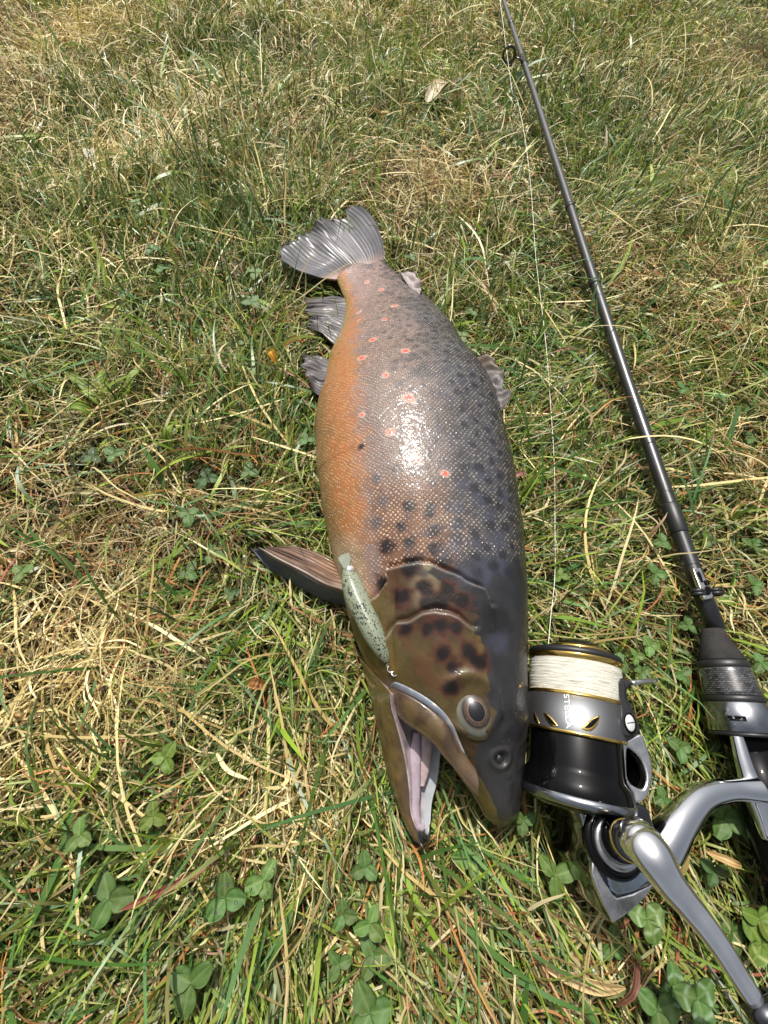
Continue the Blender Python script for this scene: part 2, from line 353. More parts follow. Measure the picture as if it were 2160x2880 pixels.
# shoulder: warmer, then grey-cream breast under the pectoral
sh = sstep(11.8, 13.2, ss + (n1_ - .5)) * (1 - sstep(14.6, 15.6, ss))
c = mixc(c, lin(136, 96, 66), sh * sstep(1.25, 1.5, tt) * (1 - sstep(1.95, 2.1, tt)) * .75)
c = mixc(c, lin(140, 124, 100), sstep(13.0, 14.2, ss) * sstep(2.15, 2.35, tt) * .85)
# mottling of the back
xs = sstep(.56, .70, vnoise(P0 * np.array([1, .8, 1]), 150, 51)) * sstep(.45, .75, tt) * (1 - sstep(1.35, 1.75, tt)) * (1 - sstep(9.5, 12, ss))
c = mixc(c, lin(58, 58, 66), xs * .72)
c = c * (0.62 + .52 * n2_ + .24 * n3_)[:, None]
c = mixc(c, c * .62, sstep(.5, .72, vnoise(P0, 95, 55)) * sstep(.3, .6, tt) * (1 - sstep(1.3, 1.6, tt)) * .8)
# head
sA = np.interp(tt, OPA[:, 0], OPA[:, 1]); hd = sstep(-.0005, .0015, (ss - sA) * slen + wob * .0016) * (tt < 3.0)
hc = mixc(np.broadcast_to(lin(98, 82, 48), P0.shape), lin(74, 54, 34), sstep(.35, .7, n1_))
hc = mixc(hc, lin(120, 106, 62), sstep(.5, .75, fbm(P0, 38, 61)) * .6)
hc = mixc(hc, lin(118, 98, 48), sstep(1.9, 2.2, tt))
hc = hc * (.22 + .31 * n2_ + .15 * vnoise(P0, 700, 63))[:, None]  # brown head skin, darkened to put its soft shade into the colour
hc = mixc(hc, lin(150, 146, 120), np.exp(-((tt - 1.62) / .12) ** 2) * sstep(14.6, 15.0, ss) * (1 - sstep(15.9, 16.2, ss)) * .45)
c = mixc(c, hc, hd)
fl = np.interp(ss, CROWN_REFL[:, 0], CROWN_REFL[:, 1]) + (vnoise(P0, 130, 71) - .5) * .16 + (vnoise(P0, 420, 72) - .5) * .07
crown_refl = sstep(-.008, .012, fl - tt) * sstep(14.2, 14.9, ss)
slate = mixc(np.broadcast_to(lin(34, 35, 38), P0.shape), lin(22, 22, 24), sstep(.4, .7, n1_))
slate = mixc(slate, lin(40, 40, 42), sstep(20.5, 23, ss)); slate = mixc(slate, lin(40, 40, 38), 1 - sstep(.25, .55, tt))
slate = slate * (.8 + .3 * n2_ + .15 * n3_)[:, None]; c = mixc(c, slate, crown_refl * .95)  # dark crown colour; its ragged edge paints the outline of a reflected sky
c = mixc(c, lin(170, 140, 128), sstep(2.45, 2.7, tt) * sstep(23, 24.5, ss) * (tt < 3.6) * .8)
c = mixc(c, lin(42, 38, 30), sstep(2.9, 3.3, tt) * (ss > 19))
spotmask = np.zeros(len(P0))
def spots(tab, colr, soft, amt, halo=None, ht=.4, jag=.35):
    global c, spotmask
    ctr = fish_pt([s[0] for s in tab], [s[1] for s in tab]); jg = 1 + (vnoise(P0, 330, 81) - .5) * 2 * jag
    for q, (s, th, r) in zip(ctr, tab):
        near = np.where(np.linalg.norm(P0 - q, axis=1) < r * .0026)[0]
        d = np.linalg.norm(P0[near] - q, axis=1) / (r * .001) * jg[near]
        if halo is not None: c[near] = mixc(c[near], halo, (1 - sstep(1.2, 1.9, d)) * ht)
        mk = (1 - sstep(1 - soft, 1 + soft, d)) * amt
        c[near] = mixc(c[near], colr, mk); spotmask[near] = np.maximum(spotmask[near], mk)
spots(RUST, lin(84, 48, 28), .8, .4)
spots(FAINT, lin(52, 54, 66), .55, .75)
spots([(s, th, r * 1.15) for s, th, r in DARK], lin(70, 36, 24), .45, .8)
spots([(s, th, r * .8) for s, th, r in DARK], lin(15, 10, 9), .5, .97)
rx = np.random.default_rng(5); more, big, cand = [], [], 0
rxy = fish_pt([s for s, _, _ in RED], [th for _, th, _ in RED]); taken = []
while cand < 5000:
    cand += 1; s_ = rx.uniform(.6, 15.2); th_ = rx.uniform(.12, 1.75)
    if rx.uniform() > 1 - .85 * float(sstep(1.15, 1.75, np.array(th_))): continue
    q_ = fish_pt(s_, th_)[0]
    if len(taken) and np.min(np.linalg.norm(np.array(taken) - q_, axis=1)) < .0092 * (.62 + .38 * s_ / 15): continue
    if np.min(np.linalg.norm(rxy - q_, axis=1)) < .007: continue
    taken.append(q_); r_ = rx.uniform(2.1, 3.5) * (.62 + .38 * s_ / 13); (big if th_ < 1.1 else more).append((s_, th_, r_))
spots(big, lin(26, 27, 34), .5, .85); spots(more, lin(44, 42, 48), .55, .7)
spots([(s, th, r * .72) for s, th, r in RED], lin(196, 62, 34), .45, .95, lin(200, 188, 174), .6, .45)
c = mixc(c, lin(196, 190, 176), edge * .16)
c = c * (1 - .75 * np.exp(-(dn / .0024) ** 2))[:, None]
# strength of the pale scale dots
dots = (1 - hd) * (.45 + .25 * sstep(1.0, 1.5, tt))
dots = dots * (1 - sstep(1.9, 2.1, tt) * .45) + .45 * sh * sstep(1.0, 1.3, tt) * (1 - sstep(1.95, 2.1, tt)) * (1 - hd)
dots = dots * (1 - crown_refl) * (1 - .97 * spotmask) * sstep(-.2, .3, tt)
# uv in metres on the skin
cs = np.repeat(np.interp(SA, S1, arc), NB)
ell = np.sqrt(np.repeat(ha, NB) ** 2 * sinT ** 2 + np.repeat(hb, NB) ** 2 * cosT ** 2).reshape(NA, NB)
dth = np.diff(np.r_[TH, TH[0] + 2 * np.pi])
vv = np.cumsum(ell.mean(0) * dth); vcoord = np.tile(vv, NA)
i0 = np.argmin(np.abs(TH - 1.5))
rel = np.cumsum(ell * dth, 1); rel = rel - rel[:, i0:i0 + 1]; vcoord = (rel * .55 + (vv - vv[i0])[None] * .45).ravel()
uv = np.stack([cs, vcoord], 1)
wet = np.clip(crown_refl + hd * .3 + .25 * sstep(.4, .6, n1_), 0, 1)

m_skin = mat('trout_skin', rough=.50, coat=.46, coat_rough=.09, spec=.25); t, b = nodes(m_skin)
att = t.nodes.new('ShaderNodeAttribute'); att.attribute_name = 'Col'
ad = t.nodes.new('ShaderNodeAttribute'); ad.attribute_name = 'dots'
aw = t.nodes.new('ShaderNodeAttribute'); aw.attribute_name = 'wet'
uvn = t.nodes.new('ShaderNodeUVMap'); sx = t.nodes.new('ShaderNodeSeparateXYZ'); t.links.new(uvn.outputs[0], sx.inputs[0])
def M(op, a, b_=None):
    n = t.nodes.new('ShaderNodeMath'); n.operation = op
    for k, v in enumerate((a, b_)):
        if v is None: continue
        if isinstance(v, (int, float)): n.inputs[k].default_value = v
        else: t.links.new(v, n.inputs[k])
    return n.outputs[0]
nz = t.nodes.new('ShaderNodeTexNoise'); nz.inputs['Scale'].default_value = 85; t.links.new(uvn.outputs[0], nz.inputs['Vector'])
wj = M('MULTIPLY', M('SUBTRACT', nz.outputs['Fac'], .5), 1.7)
SC = 1 / .0030
uu = M('ADD', M('MULTIPLY', sx.outputs[0], SC), wj); vv2 = M('ADD', M('MULTIPLY', sx.outputs[1], SC * 1.12), wj)
pa = M('ADD', uu, vv2); pb = M('SUBTRACT', uu, vv2)
fa = M('SUBTRACT', M('FRACT', pa), .5); fb = M('SUBTRACT', M('FRACT', pb), .5)
dd = M('SQRT', M('ADD', M('MULTIPLY', fa, fa), M('MULTIPLY', fb, fb)))
mr = t.nodes.new('ShaderNodeMapRange'); mr.interpolation_type = 'SMOOTHSTEP'; mr.inputs[1].default_value = .14; mr.inputs[2].default_value = .46; mr.inputs[3].default_value = 1; mr.inputs[4].default_value = 0
t.links.new(dd, mr.inputs[0])
n4 = t.nodes.new('ShaderNodeTexNoise'); n4.inputs['Scale'].default_value = 330; n4.inputs['Detail'].default_value = 2; t.links.new(uvn.outputs[0], n4.inputs['Vector'])
cx = t.nodes.new('ShaderNodeCombineXYZ'); t.links.new(M('FLOOR', pa), cx.inputs[0]); t.links.new(M('FLOOR', pb), cx.inputs[1])
wnz = t.nodes.new('ShaderNodeTexWhiteNoise'); wnz.noise_dimensions = '2D'; t.links.new(cx.outputs[0], wnz.inputs['Vector'])
cell = M('MAXIMUM', M('SUBTRACT', M('MULTIPLY', wnz.outputs['Value'], 1.6), .15), .05)
dm = M('MULTIPLY', M('MULTIPLY', mr.outputs[0], ad.outputs['Fac']), M('MULTIPLY', cell, M('ADD', M('MULTIPLY', n4.outputs['Fac'], 1.2), .2)))
mxl = t.nodes.new('ShaderNodeMix'); mxl.data_type = 'RGBA'; mxl.blend_type = 'MIX'
hsv = t.nodes.new('ShaderNodeMix'); hsv.data_type = 'RGBA'; hsv.inputs[0].default_value = .36; t.links.new(att.outputs['Color'], hsv.inputs[6]); hsv.inputs[7].default_value = (.80, .66, .50, 1)
dk = t.nodes.new('ShaderNodeMix'); dk.data_type = 'RGBA'; dk.blend_type = 'MULTIPLY'; t.links.new(ad.outputs['Fac'], dk.inputs[0]); t.links.new(att.outputs['Color'], dk.inputs[6]); dk.inputs[7].default_value = (.52, .48, .46, 1)
t.links.new(dm, mxl.inputs[0]); t.links.new(dk.outputs[2], mxl.inputs[6]); t.links.new(hsv.outputs[2], mxl.inputs[7]); t.links.new(mxl.outputs[2], b.inputs['Base Color'])
bp = t.nodes.new('ShaderNodeBump'); bp.inputs['Strength'].default_value = .55; bp.inputs['Distance'].default_value = .0006
hh = M('ADD', M('MULTIPLY', M('MULTIPLY', mr.outputs[0], cell), M('ADD', M('MULTIPLY', ad.outputs['Fac'], 1.1), .05)), M('MULTIPLY', n4.outputs['Fac'], .35))
t.links.new(hh, bp.inputs['Height']); t.links.new(bp.outputs[0], b.inputs['Normal'])
bp2 = t.nodes.new('ShaderNodeBump'); bp2.inputs['Strength'].default_value = 1.; bp2.inputs['Distance'].default_value = .0011
t.links.new(hh, bp2.inputs['Height']); t.links.new(bp2.outputs[0], b.inputs['Coat Normal'])
t.links.new(M('SUBTRACT', .21, M('MULTIPLY', aw.outputs['Fac'], .15)), b.inputs['Coat Roughness'])

trout = empty('trout', (0.02, .15, 0), 'big brown trout lying on its side with open mouth and orange belly', 'fish')
V = P; F = grid_faces(NA, NB, True, flip=True)
capA = len(V); Vc = np.concatenate([V, V[:NB].mean(0)[None], V[-NB:].mean(0)[None] + np.array([[.0012, -.0022, -.001]])])
j = np.arange(NB); j2 = (j + 1) % NB
tri0 = np.stack([np.full(NB, capA), j, j2, j2], 1); tri1 = np.stack([np.full(NB, capA + 1), (NA - 1) * NB + j2, (NA - 1) * NB + j, (NA - 1) * NB + j], 1)
F = [tuple(f) for f in F] + [tuple(x[:3]) for x in tri0] + [tuple(x[:3]) for x in tri1]
ext = lambda A, v0, v1: np.concatenate([A, np.asarray(v0)[None], np.asarray(v1)[None]])
body = mesh_obj('body', Vc, F, m_skin, trout, True, ext(c, c[0], lin(46, 44, 42)), {'dots': ext(dots, 0, 0), 'wet': ext(wet, 0, 1)}, ext(uv, uv[0], uv[-1]))

QP = proj(P); VIS = (nrm * (EYE - P)).sum(1) > 0
def on_fish(px, py, off=0.):
    d = ((QP - np.array([px, py])) ** 2).sum(1); d = np.where(VIS, d, 1e12); k = d.argmin()
    return P[k] + nrm[k] * off, nrm[k]
def ofs(pts, off): return np.array([on_fish(x, y, off)[0] for x, y in pts])

# --- eye
m_eye = mat('wet_eye', rough=.18, coat=1., coat_rough=.02, attr=True)
pe, ne = on_fish(1337, 2000, -.0010)
ne = ne * .92 + np.array([-.01, 0, .08]); ne /= np.linalg.norm(ne)
ax_y = CEN[21] - CEN[18]; ax_y -= ne * (ax_y @ ne); ax_y /= np.linalg.norm(ax_y); ax_x = np.cross(ax_y, ne)
def dome(r0, r1, h, asp, nr=14, na=56, lift=0.):
    r = np.linspace(r0, r1, nr); a = np.linspace(0, 2 * np.pi, na, endpoint=False); RR, AA = np.meshgrid(r, a, indexing='ij')
    hh = h(RR) + lift
    V = pe + ax_x * (RR * np.cos(AA))[..., None] + ax_y * (RR * np.sin(AA) * asp)[..., None] + ne * hh[..., None]
    return V.reshape(-1, 3), grid_faces(nr, na, True), RR.ravel(), AA.ravel()
hprof = lambda r: np.sqrt(np.clip(.0135 ** 2 - r ** 2, 0, 1)) - .0088
V, F, rr, aa = dome(.0062, .0112, hprof, 1.17, 16)
ec = mixc(np.broadcast_to(lin(64, 56, 46), V.shape), lin(88, 88, 78), sstep(.0067, .0074, rr)); ec = mixc(ec, lin(60, 54, 40), sstep(.0088, .0106, rr))
ec = ec * (.75 + .5 * fbm(V, 500, 3))[:, None]
eye = mesh_obj('eye', V, F, m_eye, trout, True, ec)
V, F, rr, aa = dome(.0037, .0066, hprof, 1.12, 12, lift=.0003)
ic = mixc(np.broadcast_to(lin(120, 88, 70), V.shape), lin(62, 50, 40), sstep(.0041, .0046, rr)); ic = mixc(ic, lin(34, 28, 24), sstep(.0056, .0064, rr))
ic = ic * (.7 + .6 * vnoise(np.stack([aa * 9, rr * 1200], 1), 1, 4))[:, None]
mesh_obj('iris', V, F, m_eye, eye, True, ic)
V, F, rr, aa = dome(1e-5, .0040, hprof, 1.14, 8, lift=.0005)
mesh_obj('pupil', V, F, m_eye, eye, True, np.broadcast_to(lin(10, 11, 14), V.shape))
# nostril bead of water
m_drop = mat('water_drop', (.9, .9, .9), .02); nodes(m_drop)[1].inputs['Transmission Weight'].default_value = 1; nodes(m_drop)[1].inputs['IOR'].default_value = 1.33
def bead(name, pos, r, m, parent, sq=(1, 1, 1)):
    u = np.linspace(.02, np.pi - .02, 12); V = np.stack([np.stack([np.sin(u) * np.cos(a) * sq[0], np.sin(u) * np.sin(a) * sq[1], np.cos(u) * sq[2]], 1) for a in np.linspace(0, 2 * np.pi, 18, endpoint=False)], 1).reshape(-1, 3)
    return mesh_obj(name, V * r + np.asarray(pos), [tuple(f) for f in grid_faces(12, 18, True, flip=True)] + [tuple(range(18)), tuple(range(11 * 18, 12 * 18))[::-1]], m, parent)
m_dark = mat('wet_dark_flesh', lin(20, 20, 22), .25, coat=1)
bead('nostril', fish_pt(22.61, 1.118)[0] - np.array([0, 0, .0022]), .0024, m_dark, trout, (1, 1.2, .8))

# --- jaws
m_flesh = mat('mouth_flesh', rough=.4, coat=.7, coat_rough=.12, attr=True, bump=.25, bump_scale=500)
JAW = [((1010,1850),.030,(1094,1945),.060,(1196,1990),.032), ((1034,1920),.028,(1100,1989),.055,(1230,2050),.027), ((1054,2012),.026,(1112,2034),.050,(1234,2092),.025), ((1066,2062),.024,(1124,2078),.047,(1231,2130),.024), ((1084,2155),.022,(1140,2150),.042,(1224,2197),.023), ((1108,2238),.021,(1150,2225),.037,(1211,2255),.022), ((1134,2305),.020,(1155,2286),.033,(1208,2308),.022), ((1154,2344),.020,(1168,2326),.032,(1206,2332),.023), ((1172,2364),.022,(1180,2346),.031,(1208,2350),.025), ((1186,2372),.026,(1190,2360),.030,(1204,2362),.028)]
secs, kinds = [], []
for (o_, zo, n_, zn, f_, zf) in JAW:
    O, N_, F_ = G(*o_, zo), G(*n_, zn), G(*f_, zf)
    out = (O - N_) * np.array([1, 1, 0]); out = out / max(np.linalg.norm(out), 1e-6)
    w_ = np.linalg.norm(N_ - F_)
    pts = [O, O * .55 + N_ * .45 + out * .0016 + np.array([0, 0, .004]), N_ + out * .0012 + np.array([0, 0, -.0006]), N_ - out * .0012, N_ * .72 + F_ * .28 + np.array([0, 0, -.16 * w_]), N_ * .4 + F_ * .6 + np.array([0, 0, -.17 * w_]), F_ + out * .001, F_ - out * .0012 + np.array([0, 0, -.001]), F_ * .8 + O * .2 + np.array([0, 0, -.008]), O * .7 + F_ * .3 + np.array([0, 0, -.007])]
    secs.append(pts)
secs = np.array(secs); nk = secs.shape[1]
fine = np.stack([cr(np.linspace(0, nk, nk * 7, endpoint=False) + 2, np.concatenate([s[-2:], s, s[:3]])) for s in secs])
fine = np.stack([cr(np.linspace(0, len(secs) - 1, 110), fine[:, k]) for k in range(fine.shape[1])], 1)
nj, mj = fine.shape[:2]; kk = np.tile(np.arange(mj) / 7., nj); ll = np.repeat(np.linspace(0, 1, nj), mj); V = fine.reshape(-1, 3)
nn = fbm(V, 130, 91); 
jc = mixc(np.broadcast_to(lin(114, 92, 52), V.shape), lin(84, 64, 40), sstep(.35, .65, nn)); jc = mixc(jc, lin(128, 104, 60), (1 - sstep(.0, .35, ll)) * .5)
inside = sstep(2.35, 2.75, kk) * (1 - sstep(6.3, 6.9, kk))
ic = mixc(np.broadcast_to(lin(186, 172, 174), V.shape), lin(150, 134, 138), sstep(.35, .65, fbm(V, 210, 92)))
ic = mixc(ic, lin(150, 160, 166), sstep(4.8, 5.6, kk) * .8)
jc = mixc(jc, ic, inside); jc = mixc(jc, lin(70, 68, 70), np.exp(-((kk - 2.2) / .3) ** 2) * .4)
jc = mixc(jc, lin(30, 30, 33), sstep(.80, .90, ll)); jc = mixc(jc, lin(176, 160, 130), sstep(8.6, 9.2, kk) * .5)
Fj = [tuple(f) for f in grid_faces(nj, mj, True)] + [tuple(range(mj))[::-1], tuple((nj - 1) * mj + np.arange(mj))]
mesh_obj('lower_jaw', V, Fj, m_flesh, trout, True, jc * np.where(inside > .5, .85 + .3 * nn, .52 + .36 * nn)[:, None])  # outer jaw brown, also darkened in colour for the soft shade
# tongue: a ridged strip lying in the trough, and the pink one beside it
def strip(name, pts, zs, rad, colr, grooves, seed):
    Pp = np.array([G(x, y, z) for (x, y), z in zip(pts, zs)]); Pp = resample(Pp, 60); r = np.interp(np.linspace(0, 1, 60), np.linspace(0, 1, len(rad)), rad)
    V, F = tube(Pp, np.stack([r, r * .55], 1), 20); s_ = np.repeat(np.linspace(0, 1, 60), 20)
    V = V + (np.sin(s_ * grooves * 6.28 + vnoise(V, 200, seed) * 4) * .00008)[:, None] * np.array([0, 0, 1])
    cc = np.broadcast_to(colr, V.shape) * (.7 + .6 * fbm(V, 350, seed))[:, None]
    mesh_obj(name, V, F, m_flesh, trout, True, cc)
strip('tongue', [(1196,2040),(1194,2100),(1190,2160),(1184,2210)], [.031,.031,.030,.029], [.0045,.0048,.004,.0018], lin(168, 148, 148), 5, 5)
strip('gum', [(1172,2060),(1168,2130),(1164,2200),(1164,2270),(1174,2315),(1192,2330)], [.036,.034,.032,.030,.029,.029], [.002,.003,.0034,.0036,.003,.0016], lin(150, 136, 146), 26, 6)
# maxilla and the pale membrane over it
up = [(1098,1938),(1112,1936),(1150,1952),(1195,1980),(1240,2016),(1267,2052),(1290,2097),(1317,2138),(1340,2166)]
lo = [(1096,1950),(1109,1990),(1140,2026),(1184,2058),(1222,2088),(1256,2130),(1292,2174),(1326,2215),(1346,2234)]
U = resample(ofs(up, .0022), 60); pl = []
zU = np.interp(np.linspace(0, 1, len(lo)), np.linspace(0, 1, 60), U[:, 2])
for (x, y), z, dz in zip(lo, zU, np.linspace(.009, .003, len(lo))): pl.append(G(x, y, z - dz))
Lw = resample(np.array(pl), 60); w_ = np.linspace(0, 1, 13)[:, None, None]
Sx = U[None] * (1 - w_) + Lw[None] * w_; Sx[..., 2] += (.0026 * np.sin(np.pi * w_[..., 0]))
V, F = thick_grid(Sx, .0024); k_ = np.tile(np.tile(np.linspace(0, 1, 60), 13), 2); v_ = np.tile(np.repeat(np.linspace(0, 1, 13), 60), 2)
mc = mixc(np.broadcast_to(lin(98, 78, 50), V.shape), lin(68, 50, 36), sstep(.35, .65, fbm(V, 150, 95))); mc = mixc(mc, lin(116, 96, 78), sstep(.55, 1, k_) * .6); mc = mixc(mc, lin(150, 122, 104), sstep(.82, 1, v_) * .6) * .72  # plate brown, lowered at the end to paint in the same soft shade
mesh_obj('maxilla', V, F, m_flesh, trout, True, mc)
ck = [(1110,1924),(1117,1921),(1158,1937),(1203,1961),(1246,1998),(1273,2036),(1292,2082),(1306,2116)]
A = resample(ofs(ck, .0012), 50); B = resample(ofs(up[:8], .0010), 50); w_ = np.linspace(0, 1, 7)[:, None, None]
Sx = A[None] * (1 - w_) + B[None] * w_; Sx[..., 2] += .0008 * np.sin(np.pi * w_[..., 0])
V, F = thick_grid(Sx, .001); cc = mixc(np.broadcast_to(lin(146, 140, 140), V.shape), lin(104, 112, 124), sstep(.4, .6, fbm(V, 170, 96)))
mesh_obj('membrane', V, F, m_flesh, trout, True, cc)

# --- fins
m_fin = mat('wet_fin', rough=.55, spec=.25, coat=.12, coat_rough=.2, attr=True, bump=.2, bump_scale=260)
def fin(name, root, outer, s0, s1, nrays, zfun, cfun, ruff=.0006, thick=.0011, frill=.0014, seed=1):
    Z0 = .02
    z = lambda pts: np.array([(x, y, 0.) for x, y in pts])
    Sx = coons(z(s0), z(s1), z(root), z(outer), nrays * 6 + 1, 34)       # laid out flat first, then given its heights
    nv, nu = Sx.shape[:2]; u = np.linspace(0, 1, nu)[None] * np.ones((nv, 1)); v = np.linspace(0, 1, nv)[:, None] * np.ones((1, nu))
    ray = np.sin(u * nrays * 2 * np.pi + 2.2 * np.sin(v * 2 + seed) + 3 * vnoise(np.stack([u * nrays * .5, v * 2], -1), 1, seed + 3)) * (.35 + .9 * vnoise(np.stack([u * nrays * .8, v * 2.5], -1), 1, seed + 2))
    W_ = np.array([[G(Sx[i, j, 0], Sx[i, j, 1], zfun(u[i, j], v[i, j])) for j in range(nu)] for i in range(nv)])
    W_[..., 2] += ray * ruff * sstep(0, .3, v) + (vnoise(np.stack([u * 7, v * 3], -1), 1, seed) - .5) * .006 * v
    d = W_[1:] - W_[:-1]
    ragged = (vnoise(np.stack([u * nrays * 1.3, v * 0], -1), 1, seed + 5) - .6) * frill * 4 * sstep(.85, 1, v)
    gr = np.gradient(W_, axis=0); gr /= np.maximum(np.linalg.norm(gr, axis=-1), 1e-9)[..., None]; W_ = W_ + gr * ragged[..., None]
    V, F = thick_grid(W_, thick * (1.4 - v))
    cc = cfun(u, v, ray).reshape(-1, 3); cc = np.concatenate([cc, cc])
    return mesh_obj(name, V, F, m_fin, trout, True, cc * (.7 + .6 * fbm(V, 260, seed))[:, None])
def cgrey(u, v, ray):
    c_ = mixc(np.broadcast_to(lin(84, 83, 87), u.shape + (3,)), lin(62, 60, 66), sstep(.0, .7, ray) * .6 * sstep(.05, .5, v)); c_ = c_ * (.7 + .6 * vnoise(np.stack([u * 70, v * 5], -1), 1, 12))[..., None]
    c_ = mixc(c_, lin(26, 24, 28), sstep(.62, 1.0, v) * 1. * (.4 + .6 * vnoise(np.stack([u * 30, v * 3], -1), 1, 3)))
    return mixc(c_, lin(168, 140, 132), (1 - sstep(.0, .3, v)) * .8)
fin('tail_fin', [(1074,752),(1010,768),(944,788)], [(1008,580),(961,603),(913,620),(865,646),(816,684),(773,713)], [(1074,752),(1080,700),(1067,651),(1040,605),(1008,580)], [(944,788),(893,782),(840,764),(807,742),(773,713)], 25, lambda u, v: .024 + .010 * v + .004 * math.sin(u * 6), cgrey, .00022, .0013, .0026, 2)
def cdark(u, v, ray):
    c_ = mixc(np.broadcast_to(lin(92, 88, 88), u.shape + (3,)), lin(44, 42, 46), sstep(-.2, .8, ray) * .85)
    return mixc(c_, lin(40, 36, 34), sstep(.7, 1, v) * .6)
fin('anal_fin', [(990,845),(988,890),(962,938),(942,972)], [(857,849),(862,878),(869,900),(874,924)], [(990,845),(950,838),(913,838),(857,849)], [(942,972),(915,946),(903,934),(874,924)], 15, lambda u, v: .020 + .003 * v, cdark, .0003, .0012, .002, 3)
fin('pelvic_fin', [(940,1022),(935,1060),(915,1100)], [(846,1001),(850,1030),(862,1055),(876,1092)], [(940,1022),(884,998),(846,1001)], [(915,1100),(897,1112),(876,1092)], 12, lambda u, v: .020 + .004 * v, cdark, .0003, .0012, .0012, 4)
def cpec(u, v, ray):
    c_ = mixc(np.broadcast_to(lin(128, 98, 74), u.shape + (3,)), lin(62, 42, 32), sstep(-.3, .7, ray) * .85)
    c_ = mixc(c_, lin(60, 58, 62), sstep(.25, .6, v) * .35)
    c_ = mixc(c_, lin(196, 186, 176), np.exp(-((u - .60) / .03) ** 2) * .4)
    return mixc(c_, lin(66, 69, 80), sstep(.64, .72, u))
fin('pectoral_fin', [(980,1602),(990,1650),(985,1704)], [(776,1541),(745,1539),(706,1544)], [(980,1602),(918,1570),(871,1549),(819,1536),(776,1541)], [(985,1704),(907,1684),(830,1642),(752,1595),(706,1544)], 13, lambda u, v: .034 - .010 * v + .012 * math.sin(math.pi * min(u, 1) * .9) * (1 - .5 * v) - .016 * max(0, u - .6) / .4, cpec, .0004, .0012, .0010, 5)
def cpale(u, v, ray):
    c_ = mixc(np.broadcast_to(lin(120, 116, 116), u.shape + (3,)), lin(78, 72, 66), sstep(-.2, .8, ray) * .6)
    return mixc(c_, lin(92, 74, 52), (1 - sstep(.1, .45, u)) * .6)
fin('dorsal_fin', [(1310,1000),(1368,1090),(1402,1165)], [(1388,1000),(1412,1046),(1418,1080),(1430,1112),(1416,1150)], [(1310,1000),(1345,998),(1388,1000)], [(1402,1165),(1408,1160),(1416,1150)], 8, lambda u, v: .060 + .012 * v, cpale, .0008, .0014, .001, 6)
fin('adipose_fin', [(1128,770),(1148,800),(1172,832)], [(1164,766),(1184,796),(1185,824)], [(1128,770),(1146,766),(1164,766)], [(1172,832),(1180,832),(1185,824)], 3, lambda u, v: .034 + .006 * v, lambda u, v, r: np.broadcast_to(lin(140, 130, 128), u.shape + (3,)), .0003, .003, .0003, 7)

# ------------------------------------------------------------------ the lure hanging from the corner of the jaw
m_lure = mat('lure_body', lin(150, 160, 142), .4, coat=.35, coat_rough=.2); t, b = nodes(m_lure)
tc = t.nodes.new('ShaderNodeTexCoord'); vo = t.nodes.new('ShaderNodeTexVoronoi'); vo.inputs['Scale'].default_value = 760; vo.inputs['Randomness'].default_value = 1
ns = t.nodes.new('ShaderNodeTexNoise'); ns.inputs['Scale'].default_value = 170; ns.inputs['Detail'].default_value = 1
t.links.new(tc.outputs['Object'], vo.inputs['Vector']); t.links.new(tc.outputs['Object'], ns.inputs['Vector'])
s1 = t.nodes.new('ShaderNodeMath'); s1.operation = 'MULTIPLY_ADD'; t.links.new(ns.outputs['Fac'], s1.inputs[0]); s1.inputs[1].default_value = -.75; s1.inputs[2].default_value = .70
ls = t.nodes.new('ShaderNodeMath'); ls.operation = 'LESS_THAN'; t.links.new(vo.outputs['Distance'], ls.inputs[0]); t.links.new(s1.outputs[0], ls.inputs[1])
mx = t.nodes.new('ShaderNodeMix'); mx.data_type = 'RGBA'; mx.inputs[6].default_value = (*lin(118, 126, 108), 1); mx.inputs[7].default_value = (*lin(18, 22, 16), 1)
t.links.new(ls.outputs[0], mx.inputs[0]); t.links.new(mx.outputs[2], b.inputs['Base Color'])
m_chrome = mat('chrome_wire', (.8, .8, .8), .12, 1.)
L8 = lambda x, y: (900 + x / 4.1475, 1500 + y / 4.1475)
lp = [(318,410,62),(335,470,92),(362,560,124),(432,750,146),(530,950,142),(620,1150,132),(700,1310,106),(755,1430,72),(778,1500,34)]
cl, rl = [], []
for x, y, r in lp:
    px, py = L8(x, y); q, _ = on_fish(max(px, 985), py); rm = r / 4.1475 / 5.3 / 1000
    cl.append(G(px, py, min(q[2], .058) + rm * .55)); rl.append(rm)
cl = np.array(cl); cl[:, 2] = np.convolve(np.r_[cl[0, 2], cl[:, 2], cl[-1, 2]], np.ones(3) / 3, 'valid')
cl = cr(np.linspace(0, 8, 60), cl); rl = cr(np.linspace(0, 8, 60), np.array(rl))
lure = empty('fishing_lure', cl[30], 'slim grey green minnow lure speckled black hanging from the trout\'s jaw', 'lure')
V, F = tube(cl, np.stack([rl, rl * 1.05], 1), 28)
